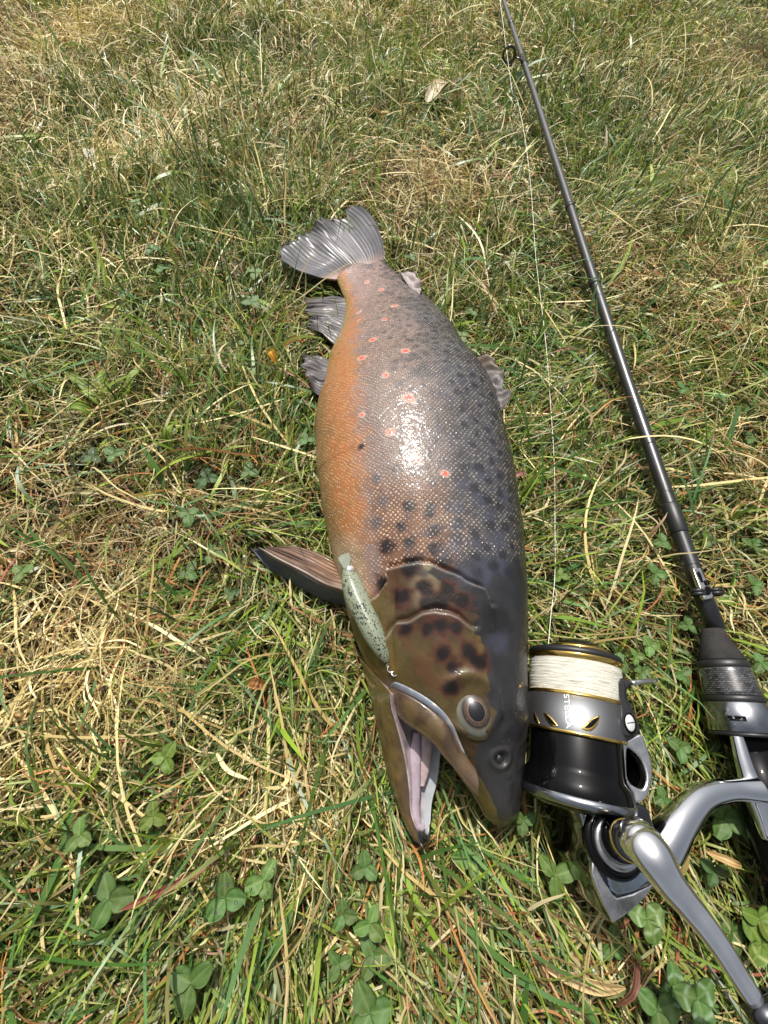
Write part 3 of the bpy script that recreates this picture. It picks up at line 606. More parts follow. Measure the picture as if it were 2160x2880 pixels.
# a raised ridge along the flank
ang = np.tile(np.linspace(0, 2 * np.pi, 28, endpoint=False), 60); V = V + np.array([0, 0, 1]) * (np.exp(-((ang - 1.45) / .25) ** 2) * .0006)[:, None]
mesh_obj('lure_body', V, F, m_lure, lure)
mle = mat('lure_eye', (.8, .8, .78), .12, .9)
ep = cl[4] + np.array([.0012, .0, rl[4] * .9]); bead('lure_eye', ep, .0027, mle, lure, (1, 1, .6))
m_lip = mat('clear_lip', lin(150, 160, 140), .12); nodes(m_lip)[1].inputs['Transmission Weight'].default_value = .6
zt = cl[2][2]
lip = [L8(*p) for p in [(285,440),(262,400),(205,300),(240,262),(330,225),(366,258),(352,400),(345,430)]]
slab('diving_lip', np.array([G(x, y, zt) for x, y in lip]), zt - .0008, zt + .0010, m_lip, lure, bevel=.0004, smooth_outline=False)
def ring_mesh(ctr, r, wire, n1, n2, k=28):
    a = np.linspace(0, 2 * np.pi, k + 1); path = ctr + r * (np.cos(a)[:, None] * n1 + np.sin(a)[:, None] * n2)
    T = np.gradient(path, axis=0); T[0] = T[-1] = path[1] - path[-2]; T /= np.linalg.norm(T, axis=1)[:, None]; nz_ = np.cross(n1, n2); S_ = np.cross(T, nz_)
    b_ = np.linspace(0, 2 * np.pi, 10, endpoint=False); V = path[:, None] + wire * (np.cos(b_)[None, :, None] * S_[:, None] + np.sin(b_)[None, :, None] * nz_)
    return V.reshape(-1, 3), [tuple(f) for f in grid_faces(k + 1, 10, True)]
zr = cl[-1][2]
pr = [G(*L8(800, 1540), zr), G(*L8(828, 1580), zr), G(*L8(868, 1625), zr)]
ex = np.array([1., 0, 0]); ey = np.array([0, 1., 0]); ez = np.array([0, 0, 1.])
V1 = ring_mesh(pr[1], .0018, .00035, (ex + ey * .1) / 1.005, ey); V2 = ring_mesh(pr[2], .0017, .00035, (ex * .9 + ez * .43), ey); V3 = ring_mesh(pr[0], .0010, .0003, ex, (ey * .8 + ez * .6))
V, F = joinparts(V1, V2, V3); mesh_obj('split_ring', V, F, m_chrome, lure)
hk = resample(np.array([G(*L8(872, 1640), zr - .001), G(*L8(880, 1720), zr - .003), G(*L8(868, 1800), zr - .006), G(*L8(880, 1840), zr - .012)]), 20)
V, F = tube(hk, .0005, 8); mesh_obj('hook', V, F, mat('dark_hook_wire', (.12, .1, .08), .25, 1.), lure)

# ------------------------------------------------------------------ the rod
m_blank = mat('rod_blank', lin(24, 25, 27), .38, 0., coat=.6, coat_rough=.16, grain=.1, grain_scale=300)
m_black = mat('gloss_black', lin(6, 6, 7), .06, 0., coat=.35, coat_rough=.02, spec=.12)
m_matte = mat('matte_black', lin(26, 27, 29), .45)
m_eva = mat('eva_foam', lin(44, 43, 42), .9, spec=.2, bump=.5, bump_scale=900, grain=.3, grain_scale=120)
m_gun = mat('gunmetal', (.36, .38, .41), .2, 1., grain=.12, grain_scale=160)
m_dgun = mat('dark_gunmetal', (.10, .105, .115), .14, 1., coat=.5, coat_rough=.03)
m_silver = mat('silver_worn', (.66, .66, .66), .26, 1., grain=.22, grain_scale=140, bump=.08, bump_scale=400)
m_bright = mat('polished_handle', (.92, .93, .94), .10, 1., grain=.06, grain_scale=120)
m_gold = mat('gold_trim', (.80, .55, .16), .16, 1.)
m_brush = mat('brushed_spool', (.21, .215, .225), .5, 1.); t, b = nodes(m_brush)
tc = t.nodes.new('ShaderNodeTexCoord'); n = t.nodes.new('ShaderNodeTexNoise'); mp = t.nodes.new('ShaderNodeMapping'); mp.inputs['Scale'].default_value = (30, 4000, 30)
t.links.new(tc.outputs['Object'], mp.inputs[0]); t.links.new(mp.outputs[0], n.inputs['Vector']); n.inputs['Scale'].default_value = 1
bp = t.nodes.new('ShaderNodeBump'); bp.inputs['Strength'].default_value = .12; bp.inputs['Distance'].default_value = .0002; t.links.new(n.outputs['Fac'], bp.inputs['Height']); t.links.new(bp.outputs[0], b.inputs['Normal'])

RZ = [.046, .046, .042, .032, .028, .027, .028, .030, .031]
RP = [(1375,-120), (1415,0), (1498,255), (1645,705), (1760,1060), (1880,1400), (1960,1640), (2004,1770), (2037,1864)]
rodc = np.array([G(x, y, z) for (x, y), z in zip(RP, RZ)])
far = rodc[0] + (rodc[0] - rodc[1]) * 2.2
rodc = np.concatenate([far[None], rodc])
rod = empty('fishing_rod', rodc[5], 'slim black spinning rod lying on the grass with one ring guide in view', 'fishing rod')
# straighten gently: fit a quadratic through the measured centre line
yy = rodc[:8, 1]; px_ = np.polyfit(yy, rodc[:8, 0], 2); 
ys = np.linspace(rodc[0, 1], rodc[8, 1], 60)
cx = np.interp(ys[::-1], rodc[::-1, 1], rodc[::-1, 0])[::-1] * .35 + np.polyval(px_, ys) * .65
cx = np.convolve(np.r_[np.full(3, cx[0]) , cx, cx[-1] + np.arange(1, 4) * (cx[-1] - cx[-2])], np.ones(7) / 7, 'valid')
cz = np.interp(ys[::-1], rodc[::-1, 1], rodc[::-1, 2])[::-1]
blank = np.stack([cx, ys, cz], 1)
rad = np.interp(ys, [.07, .18, .42, .88, 1.27, 2.0], [.0056, .0051, .0046, .0037, .0029, .0022])
V, F = tube(blank, rad, 20); mesh_obj('blank', V, F, m_blank, rod)
def at_y(y): return np.array([np.interp(y, ys[::-1], blank[::-1, k]) for k in range(3)])
def dir_y(y): d = at_y(y - .01) - at_y(y + .01); return d / np.linalg.norm(d)
def rad_y(y): return float(np.interp(y, ys[::-1], rad[::-1]))
for yj, ln, name in ((.149, .012, 'ferrule'), (.405, .003, 'wrap'), (.53, .003, 'wrap'), (1.02, .006, 'wrap')):
    p_ = at_y(yj); r_ = rad_y(yj)
    V, F = lathe([(-ln, r_ * 1.005), (-ln * .9, r_ + .0006), (ln * .9, r_ + .0006), (ln, r_ * 1.005)], p_, dir_y(yj), 24); mesh_obj(name, V, F, m_matte, rod)
# ring guide standing out to the left of the blank
yg = .885; pg = at_y(yg); gc = G(1434, 257, .046); gc[1] = yg + .004
gd = gc - pg; gl = np.linalg.norm(gd); gu = gd / gl
V1 = ring_mesh(gc, .0092, .0014, np.array([1., 0, 0]), np.array([0, -.15, .99]), 36)
guide = mesh_obj('ring_guide', *V1, m_dgun, rod)
V, F = tube(np.array([pg - gu * .001, pg + gu * (gl - .0095)]), np.array([[.0016, .0012]] * 2), 10); mesh_obj('guide_foot', V, F, m_dgun, guide)
V2 = ring_mesh(gc, .0080, .0008, np.array([1., 0, 0]), np.array([0, -.15, .99]), 36); mesh_obj('guide_insert', *V2, m_black, guide)
V, F = lathe([(-.014, rad_y(yg) * 1.01), (-.012, rad_y(yg) + .0006), (.012, rad_y(yg) + .0006), (.014, rad_y(yg) * 1.01)], pg, dir_y(yg), 24); mesh_obj('wrap', V, F, m_black, rod)
# fore grip, hood and seat
C7 = lambda x, y: (1860 + x / 2.767, 1560 + y / 2.767)
ax0 = G(*C7(396, 585), .030); ax1 = G(*C7(640, 1382), .031); adir = ax1 - ax0; alen = np.linalg.norm(adir); adir /= alen
def on_ax(yc): return (yc - 585) / (1382 - 585) * alen
k1, k2, k3, k4 = on_ax(845), on_ax(905), on_ax(1120), on_ax(1165)
V, F = lathe([(-.0005, .0050), (0, .0060), (.001, .0064), (k1 * .45, .0086), (k1 * .97, .0125), (k1, .0122)], ax0, adir, 40); mesh_obj('fore_grip', V, F, m_eva, rod)
hood = mesh_obj('lock_nut', *lathe([(k1, .0121), (k1 + .0006, .0131), (k2 - .0006, .0135), (k2, .0131)], ax0, adir, 48), m_matte, rod)
m_carbon = mat('carbon_weave', rough=.25, coat=1., coat_rough=.03); t, b = nodes(m_carbon)
tu = t.nodes.new('ShaderNodeUVMap'); ck_ = t.nodes.new('ShaderNodeTexBrick'); ck_.offset = .5; ck_.inputs['Scale'].default_value = 1
ck_.inputs['Color1'].default_value = (.012, .012, .013, 1); ck_.inputs['Color2'].default_value = (.085, .085, .09, 1); ck_.inputs['Mortar'].default_value = (.006, .006, .006, 1)
ck_.inputs['Mortar Size'].default_value = .05; ck_.inputs['Brick Width'].default_value = .5; ck_.inputs['Row Height'].default_value = .25
mp = t.nodes.new('ShaderNodeMapping'); mp.inputs['Rotation'].default_value = (0, 0, R_(0)); t.links.new(tu.outputs[0], mp.inputs[0]); t.links.new(mp.outputs[0], ck_.inputs['Vector'])
t.links.new(ck_.outputs['Color'], b.inputs['Base Color'])
bp = t.nodes.new('ShaderNodeBump'); bp.inputs['Strength'].default_value = .5; bp.inputs['Distance'].default_value = .0004; t.links.new(ck_.outputs['Color'], bp.inputs['Height']); t.links.new(bp.outputs[0], b.inputs['Normal'])
prf = np.array([(k2, .0130)] + [(k2 + (k3 - k2) * q, .0132 + .0018 * q) for q in np.linspace(0.02, .98, 8)] + [(k3, .0147)])
V, F = lathe(prf, ax0, adir, 48); uvc = np.stack([np.tile(np.arange(48) / 48 * 20, len(prf)), np.repeat(np.linspace(0, 4.5, len(prf)), 48)], 1)
mesh_obj('carbon_sleeve', V, F, m_carbon, rod, uv=uvc)
mesh_obj('collar', *lathe([(k3, .0146), (k3 + .0005, .0151), (k4 - .0005, .0153), (k4, .0148)], ax0, adir, 48), m_matte, rod)
seat_m = mesh_obj('seat_hood', *lathe([(k4, .0148), (k4 + .0006, .0156), (alen - .0006, .0166), (alen, .0160)], ax0, adir, 48), m_gun, rod)
mesh_obj('seat_rim', *lathe([(alen, .0163), (alen + .0005, .0169), (alen + .0015, .0169), (alen + .002, .0160)], ax0, adir, 48), m_matte, rod)
mesh_obj('reel_seat', *lathe([(alen + .002, .0125), (alen + .03, .0120), (alen + .060, .0122), (alen + .0605, .0128), (alen + .095, .0135), (alen + .16, .0135)], ax0, adir, 40), m_black, rod)
# small window on the hood
e_up = np.array([0, 0, 1.]); sidev = np.cross(adir, e_up); sidev /= np.linalg.norm(sidev)
if sidev[0] > 0: sidev = -sidev
def on_cyl(k, r, ang):  # ang from straight up towards the left
    return ax0 + adir * k + r * (e_up * math.cos(ang) + sidev * math.sin(ang))
kw = (on_ax(1265) + on_ax(1305)) / 2
wv = []
for kq in np.linspace(-.0013, .0013, 3):
    for aq in np.linspace(.55, 1.05, 9): wv.append(on_cyl(kw + kq, .0165, aq))
Sx = np.array(wv).reshape(3, 9, 3); V, F = thick_grid(Sx, .0004); win = mesh_obj('window', V, F, m_black, seat_m)
sg = []
for (ka, a0, kb, a1) in ((-.0006, .66, .0006, .66), (.0006, .66, .0006, .78), (-.0006, .86, .0006, .86), (-.0006, .86, -.0006, .96), (0, .86, 0, .94)):
    sg.append(tube(np.array([on_cyl(kw + ka, .0168, a0), on_cyl(kw + kb, .0168, a1)]), .00016, 6))
mesh_obj('mark', *joinparts(*sg), m_gun, win)
# folding hook keeper
kd = dir_y(.085); yk = .0985; kp = at_y(.0985)
keep = [C7(*p) for p in [(246,108),(306,100),(408,322),(398,340),(344,350),(330,335)]]
zk = .0345
keeper = slab('hook_keeper', np.array([G(x, y, zk + .0022) for x, y in keep]), zk - .001, zk + .0022, m_silver, rod, bevel=.0006, smooth_outline=False)
for pts in ([(278,140),(300,135),(328,205),(316,216),(302,190)], [(330,205),(352,200),(364,240),(344,235)], [(338,255),(372,248),(388,285),(380,310),(352,312)]):
    slab('slot', np.array([G(*C7(*p), zk + .0026) for p in pts]), zk + .0018, zk + .0026, m_black, keeper, bevel=.0003)
for x, y in ((284, 298), (422, 292)):
    q = G(*C7(x, y), zk - .001)
    for d_ in (-.0011, .0011):
        mesh_obj('rubber_ring', *ring_mesh(q + kd * d_ * 1.0 , .0030, .0013, sidev, e_up, 24), m_matte, rod)

# ------------------------------------------------------------------ the reel
C4 = lambda x, y: (1440 + x / 3.77, 1760 + y / 3.77)
C6 = lambda x, y: (1500 + x / 2.514, 2200 + y / 2.514)
AZ = .047
sa, sb = G(1613, 1838, AZ), G(1617, 2050, AZ)
adv = sa - sb; adv /= np.linalg.norm(adv); adv[2] = 0
SR = 118 / FPX * float((sa - EYE) @ FWD)
reel = empty('spinning_reel', (sb[0], sb[1], 0), 'silver and black spinning reel loaded with white line beside the trout\'s head', 'fishing reel')
def kz(py):     # axial place of a photo row on the upper side of the spool
    p = G(1613, py, AZ + SR * .98); return float((p - sb) @ adv)
K = {k: kz(v) for k, v in dict(top=1812, rim=1831, gold=1846, line=1944, gold2=1949, skirt=2056, gold3=2063).items()}
spool = mesh_obj('spool', *lathe([(K['gold3'] , SR * .80), (K['gold3'], SR * 1.0), (K['skirt'], SR * 1.004), (K['gold2'] - .0005, SR * .992), (K['gold2'] - .0002, SR * .96)], sb, adv, 96), m_brush, reel)
mesh_obj('gold_band', *lathe([(K['gold2'] - .0008, SR * .99), (K['gold2'] - .0006, SR * 1.003), (K['line'], SR * 1.0), (K['line'] + .0003, SR * .97)], sb, adv, 96), m_gold, spool)
mesh_obj('gold_edge', *lathe([(K['gold3'] - .0004, SR * .97), (K['gold3'] - .0002, SR * 1.006), (K['skirt'] - .0001, SR * 1.008), (K['skirt'] + .0001, SR * .99)], sb, adv, 96), m_gold, spool)
mesh_obj('spool_lip', *lathe([(K['gold'] - .0003, SR * .93), (K['gold'], SR * .985), (K['rim'] - .0004, SR * 1.02), (K['rim'], SR * 1.01)], sb, adv, 96), m_gold, spool)
mesh_obj('spool_rim', *lathe([(K['rim'], SR * .98), (K['rim'] + .0003, SR * 1.012), (K['top'] - .0006, SR * .99), (K['top'], SR * .93), (K['top'] + .0004, SR * .6)], sb, adv, 96), m_matte, spool)
# wound braid: one ridged barrel of turns
m_braid = mat('white_braid', lin(226, 224, 212), .62, spec=.3); t, b = nodes(m_braid)
tu = t.nodes.new('ShaderNodeUVMap'); wn = t.nodes.new('ShaderNodeTexNoise'); mp = t.nodes.new('ShaderNodeMapping'); mp.inputs['Scale'].default_value = (7, 150, 1); mp.inputs['Rotation'].default_value = (0, 0, R_(1.2))
wn.inputs['Scale'].default_value = 1; wn.inputs['Detail'].default_value = 3; t.links.new(tu.outputs[0], mp.inputs[0]); t.links.new(mp.outputs[0], wn.inputs['Vector'])
rp = t.nodes.new('ShaderNodeValToRGB'); rp.color_ramp.elements[0].position = .34; rp.color_ramp.elements[0].color = (*lin(112, 110, 100), 1); rp.color_ramp.elements[1].position = .52; rp.color_ramp.elements[1].color = (*lin(204, 202, 190), 1)
t.links.new(wn.outputs['Fac'], rp.inputs[0]); t.links.new(rp.outputs[0], b.inputs['Base Color'])
bp = t.nodes.new('ShaderNodeBump'); bp.inputs['Strength'].default_value = .8; bp.inputs['Distance'].default_value = .0004; t.links.new(wn.outputs['Fac'], bp.inputs['Height']); t.links.new(bp.outputs[0], b.inputs['Normal'])
qs = np.linspace(K['line'] + .0002, K['gold'] - .0002, 150); nq = 120
rr_ = SR * (.972 + .012 * np.sin(np.pi * np.linspace(0, 1, 150)))[:, None] + .00016 * (vnoise(np.stack([np.repeat(np.arange(150), nq) * .8 + np.tile(np.sin(np.arange(nq) / nq * 6.28) * 2, 150), np.tile(np.cos(np.arange(nq) / nq * 6.28) * 2, 150)], 1), 1, 6).reshape(150, nq) - .5) * 2
a_ = np.linspace(0, 2 * np.pi, nq, endpoint=False); e1 = np.cross(adv, e_up); e1 /= np.linalg.norm(e1); e2 = np.cross(e1, adv)
V = sb + qs[:, None, None] * adv + rr_[..., None] * (np.cos(a_)[None, :, None] * e1 + np.sin(a_)[None, :, None] * e2)
uvb = np.stack([np.tile(np.abs(np.linspace(-1, 1, nq)), 150), np.repeat(np.linspace(0, 1, 150), nq)], 1)
mesh_obj('wound_line', V.reshape(-1, 3), grid_faces(150, nq, True), m_braid, spool, uv=uvb)
# drag knob ahead of the rim
kn = sb + np.array([0, 0, .004])
knob = mesh_obj('drag_knob', *lathe([(K['top'], SR * .62), (K['top'] + .002, SR * .60), (K['top'] + .0045, SR * .50), (K['top'] + .0062, SR * .34), (K['top'] + .0066, .002)], kn, adv, 48), m_dgun, reel)
mesh_obj('knob_ring', *lathe([(K['top'] + .0002, SR * .70), (K['top'] + .0012, SR * .70), (K['top'] + .0022, SR * .64), (K['top'] + .0024, SR * .55)], kn, adv, 48), m_gold, knob)
for a0 in (-.5, 0.0, .5, 1.2, -1.2):
    p_ = kn + adv * (K['top'] + .0035) + SR * .46 * (e2 * math.cos(a0) + e1 * math.sin(a0))
    V, F = tube(np.array([p_ - adv * .003, p_ + adv * .0012]), np.array([[.0022, .0016], [.0018, .0012]]), 10); mesh_obj('knob_fin', V, F, m_dgun, knob)
# cut-outs in the skirt, gold-edged dark slots on the cylinder
def cyl_pt(px, py, rr=1.004):
    "point on the spool cylinder in the direction of (px, py)"
    lo_, hi_ = AZ, AZ + SR * 1.05
    d = G(px, py, 0) - EYE; d /= np.linalg.norm(d)
    o = EYE - sb; a2 = d - adv * (d @ adv); o2 = o - adv * (o @ adv)
    A_, B_, C_ = a2 @ a2, 2 * a2 @ o2, o2 @ o2 - (SR * rr) ** 2
    ds = max(B_ * B_ - 4 * A_ * C_, 0); t_ = (-B_ - math.sqrt(ds)) / (2 * A_)
    return EYE + d * t_
def cyl_patch(name, upper, lower, mat_, parent, rr, th):
    U_, L_ = resample(np.array(upper, float), 16), resample(np.array(lower, float), 16)
    Sx = np.array([[cyl_pt(*C4(*(U_[j] * (1 - q) + L_[j] * q)), rr) for j in range(16)] for q in np.linspace(0, 1, 5)])
    V, F = thick_grid(Sx, th); return mesh_obj(name, V, F, mat_, parent)
for u_, l_, gu, gl in (([(772,1085),(820,1020),(870,985),(918,968)], [(772,1085),(830,1080),(880,1040),(918,985)], [(742,1092),(800,1022),(868,972),(925,948)], [(742,1096),(830,1118),(895,1065),(922,1005)]),
                       ([(345,925),(395,965),(440,1015),(472,1055)], [(345,925),(375,985),(420,1040),(472,1055)], [(330,912),(395,950),(450,1008),(484,1058)], [(330,912),(365,1000),(420,1062),(484,1064)]),
                       ([(235,920),(250,955),(268,1000),(282,1022)], [(235,920),(240,965),(256,1010),(282,1022)], [(229,905),(250,940),(272,985),(290,1030)], [(229,905),(236,985),(256,1030),(290,1034)])):
    cyl_patch('slot_trim', gu, gl, m_gold, spool, 1.006, .0004); cyl_patch('slot', u_, l_, m_black, spool, 1.014, .0005)
# engraved maker's word running down the skirt
fc = bpy.data.curves.new('word', 'FONT'); fc.body = 'STELLA'; fc.size = 1; fc.space_character = 1.0
to = bpy.data.objects.new('word', fc); col.objects.link(to); dg = bpy.context.evaluated_depsgraph_get()
tm = bpy.data.meshes.new_from_object(to.evaluated_get(dg)); bpy.data.objects.remove(to)
bmx = bmesh.new(); bmx.from_mesh(tm); bmesh.ops.triangulate(bmx, faces=bmx.faces); bmesh.ops.subdivide_edges(bmx, edges=[e for e in bmx.edges if e.calc_length() > .15], cuts=2); tv = np.array([v.co[:] for v in bmx.verts]); tf = [tuple(v.index for v in f.verts) for f in bmx.faces]; bmx.free()
tx = (tv[:, 0] - tv[:, 0].min()) / np.ptp(tv[:, 0]); ty = (tv[:, 1] - tv[:, 1].min()) / np.ptp(tv[:, 1])
wv = np.array([cyl_pt(*C4(548 + 28 * x + 56 * y, 724 + 366 * x - 3 * y), 1.013) for x, y in zip(tx, ty)])
mesh_obj('maker_word', wv, tf, mat('engraved_pale', lin(226, 226, 222), .5), spool, smooth=False)
# rotor: a black cup whose foot flares out, and the arm that carries the bail
kr = kz(2178)
rotor = mesh_obj('rotor', *lathe([(K['gold3'] + .001, SR * .70), (K['gold3'] + .0005, SR * .90), (K['gold3'] - .001, SR * .93), (kr + .003, SR * .93), (kr, SR * .96), (kr - .003, SR * 1.05), (kr - .008, SR * 1.08), (kr - .0115, SR * 1.05), (kr - .015, SR * .9), (kr - .016, SR * .5)], sb, adv, 80), m_black, reel)
zr1 = .060
mesh_obj('rotor_rim', *lathe([(kr - .0085, SR * 1.03), (kr - .0088, SR * 1.095), (kr - .0118, SR * 1.085), (kr - .0132, SR * 1.02)], sb, adv, 80), m_gun, rotor)
for k_, (dx_, dz_) in enumerate(((0, .0012), (-26, .0002))):
    rp_ = resample(np.array([cyl_pt(*C4(x + dx_ * (1 if y < 1600 else .4), y + dx_ * (0 if y < 1600 else 1)), 1.06) if x < 700 else G(*C4(x + dx_, y + dx_ * (0 if y < 1500 else .8)), zr1 + dz_ - (.002 if y > 1600 else 0)) for x, y in [(930,1000),(934,1250),(930,1480),(880,1610),(790,1700)]]), 40)
    mesh_obj('rotor_ridge', *tube(rp_, .0007, 8), m_dgun, rotor)
arm_o = [(925,960),(960,870),(1030,815),(1100,800),(1290,870),(1380,1130),(1445,1290),(1490,1440),(1502,1600),(1478,1740),(1420,1850),(1290,1915),(1080,1925),(860,1890),(690,1820),(800,1730),(900,1620),(938,1480),(930,1200)]
hole = [(1228,1322),(1290,1345),(1345,1400),(1400,1500),(1420,1610),(1405,1690),(1370,1722),(1290,1690),(1245,1640),(1225,1560)]
slab('rotor_arm', pxs([C4(*p) for p in arm_o], zr1), .030, zr1, m_black, rotor, holes=[pxs([C4(*p) for p in hole], zr1)], bevel=.0022)
plate = [(1160,1226),(1200,1224),(1372,1150),(1436,1290),(1482,1440),(1494,1600),(1470,1735),(1412,1838),(1290,1892),(1080,1900),(880,1872),(735,1826),(850,1790),(905,1738),(1010,1660),(1070,1590),(1078,1500),(1130,1400),(1150,1300)]
slab('arm_cover', pxs([C4(*p) for p in plate], zr1 + .0016), zr1 - .004, zr1 + .0016, m_silver, rotor, holes=[pxs([C4(1300 + (p[0] - 1300) * 1.06, 1520 + (p[1] - 1520) * 1.05) for p in hole], zr1 + .0016)], bevel=.0009)
bail_o = [(1012,588),(1060,550),(1110,545),(1190,556),(1270,586),(1284,640),(1242,668),(1236,752),(1290,870),(1340,1000),(1374,1108),(1340,1158),(1244,1222),(1184,1208),(1122,1152),(1100,1080),(1112,900),(1088,760),(1066,684),(1026,624)]
zb = .066
bail = slab('bail_arm', pxs([C4(*p) for p in bail_o], zb), zb - .0085, zb, m_matte, reel, bevel=.0018)
slab('bail_ridge', pxs([C4(*p) for p in [(1100,600),(1200,600),(1212,760),(1268,900),(1330,1090),(1240,1180),(1150,1130),(1130,1060),(1146,900),(1120,760)]], zb + .0009), zb - .001, zb + .0009, m_matte, bail, bevel=.0011)
sc_ = G(*C4(1245, 1030), zb + .0014)
V, F = lathe([(-.002, .0029), (.0006, .0029), (.0009, .0026), (.0010, .0001)], sc_, (0, 0, 1), 32, (0, 1, 0)); V = (V - sc_) * np.array([.82, 1.32, 1]) + sc_
mesh_obj('screw_well', *( (lambda v, f: ((v - sc_) * np.array([.95, 1.5, 1]) + sc_ - np.array([-.0004, 0, .0004]), f))(*lathe([(-.002, .0032), (.0009, .0032), (.0011, .003), (.0009, .0001)], sc_, (0, 0, 1), 32, (0, 1, 0)))), m_black, bail)
screw = mesh_obj('screw', V, F, mat('pale_screw', (.82, .82, .80), .3, .6), bail)
mesh_obj('screw_slot', *tube(np.array([sc_ + np.array([-.0019, -.0003, .0009]), sc_ + np.array([.0019, .0005, .0009])]), np.array([[.0003, .0002]] * 2), 8), m_black, screw)
wp = resample(np.array([G(*C4(1262, 606), zb - .003), G(*C4(1380, 590), zb - .004), G(*C4(1512, 580), zb - .010), G(*C4(1530, 575), zb - .022)]), 24)
mesh_obj('bail_wire', *tube(wp, np.interp(np.linspace(0, 1, 24), [0, 1], [.0014, .0010]), 12), m_silver, bail)
# pivot cover left of the bail arm
slab('line_roller', pxs([C4(*p) for p in [(928,990),(952,890),(1010,840),(1092,830),(1098,1080),(1020,1115),(1000,1000)]], zr1 + .003), .045, zr1 + .003, m_black, bail, bevel=.0018)
# gearbox
zf = .056
face = [(292,120),(760,150),(868,330),(950,520),(852,722),(800,810),(700,915),(568,1008),(486,860),(440,740),(396,640),(404,505),(362,330)]
gear = slab('gearbox', pxs([C6(*p) for p in face], zf), .014, zf, m_dgun, reel, bevel=.0022)
tailp = [(432,536),(460,610),(500,700),(560,790),(592,818),(700,790),(850,722),(806,806),(702,908),(568,1000),(500,868),(446,742),(412,640),(416,560)]
slab('tail_plate', pxs([C6(*p) for p in tailp], zf + .0014), zf - .002, zf + .0014, m_silver, gear, bevel=.0007, smooth_outline=False)
pan = [(492,580),(560,610),(640,618),(740,620),(838,688),(720,772),(596,800),(556,772)]
slab('side_panel', pxs([C6(*p) for p in pan], zf + .0022), zf - .001, zf + .0022, mat('steel_blue', (.42, .50, .58), .22, 1., grain=.1), gear, bevel=.0008, smooth_outline=False)
slab('side_cover', pxs([C6(*p) for p in [(330,178),(420,176),(446,220),(408,330),(404,440),(424,500),(400,560),(372,420),(350,300)]], zf + .0010), zf - .001, zf + .0010, m_gun, gear, bevel=.0007)
hub = G(*C6(566, 405), zf)
mesh_obj('hub_ring', *lathe([(-.001, .0150), (.0016, .0150), (.0030, .0136), (.0030, .0112), (.0016, .0108)], hub, (.05, .05, 1), 56, (0, 1, 0)), m_black, gear)
mesh_obj('bright_ring', *lathe([(.001, .0116), (.0038, .0112), (.0046, .0104), (.0046, .0090)], hub, (.05, .05, 1), 56, (0, 1, 0)), m_silver, gear)
hx = np.array([.12, .16, .98]); hx /= np.linalg.norm(hx)
hend = G(*C6(712, 416), .0835); hdir = hend - (hub + np.array([0, 0, .003])); hl = np.linalg.norm(hdir); hdir /= hl
shaft = mesh_obj('handle_shaft', *lathe([(0, .0090), (.003, .0086), (hl * .8, .0074), (hl * .98, .0070)], hub + np.array([0, 0, .002]), hdir, 48, (0, 1, 0)), m_dgun, reel)
mesh_obj('gold_ring', *lathe([(hl * .83, .0070), (hl * .835, .0077), (hl * .86, .0077), (hl * .87, .0070)], hub + np.array([0, 0, .002]), hdir, 48, (0, 1, 0)), m_gold, shaft)
hp = [(748,414,.0855),(780,438,.0880),(850,530,.0905),(960,700,.0915),(1080,850,.092),(1200,995,.093),(1330,1175,.094),(1450,1365,.095),(1560,1535,.096),(1625,1640,.096)]
hr = [.0072,.0080,.0076,.0062,.0052,.0046,.0042,.0038,.0035,.0036]
hc_ = cr(np.linspace(0, 9, 80), np.array([G(*C6(x, y), z) for x, y, z in hp])); hrr = cr(np.linspace(0, 9, 80), np.array(hr))
V, F = tube(hc_, np.stack([hrr, hrr * .82], 1), 28); handle = mesh_obj('handle_arm', V, F, m_bright, reel)
q0 = hc_[0]; bead('handle_ball', q0 + np.array([0, 0, .0]), .0080, m_bright, handle, (1, 1, .92))
kdir = hc_[-1] - hc_[-8]; kdir /= np.linalg.norm(kdir)
mesh_obj('knob_stem', *tube(np.array([hc_[-1] - kdir * .004, hc_[-1] + kdir * .003]), .0052, 20), m_dgun, handle)
kb = G(*C6(1655, 1660), .094)
mesh_obj('handle_knob', *lathe([(-.003, .004), (-.002, .0075), (.004, .0095), (.018, .0120), (.028, .0095), (.032, .004)], kb, np.array([.55, -.35, .30]), 36, (0, 1, 0)), m_matte, handle)
# stem and foot
m_stem = mat('stem_metal', (.8, .82, .84), .08, 1.)
st_ = [(905,470,.043),(960,390,.044),(1030,290,.044),(1120,175,.043),(1200,105,.042),(1310,66,.041),(1450,52,.040),(1600,56,.040)]
sr_ = [.0098,.0090,.0080,.0070,.0064,.0058,.0054,.0062]
sc2 = cr(np.linspace(0, 7, 60), np.array([G(*C6(x, y), z) for x, y, z in st_])); srr = cr(np.linspace(0, 7, 60), np.array(sr_))
V, F = tube(sc2, np.stack([srr, srr * .9], 1), 24); stem = mesh_obj('stem', V, F, m_stem, reel)
ft = [C7(*p) for p in [(585,1390),(640,1600),(700,1780),(745,1880),(800,2040),(850,2220)]]
fp = cr(np.linspace(0, 5, 40), np.array([G(x, y, .037) for x, y in ft])); fr = np.interp(np.linspace(0, 1, 40), [0, .3, .55, .75, 1], [.0030, .0040, .0062, .0050, .0034])
V, F = tube(fp, np.stack([fr * 1.25, fr], 1), 24); mesh_obj('foot', V, F, m_stem, reel)

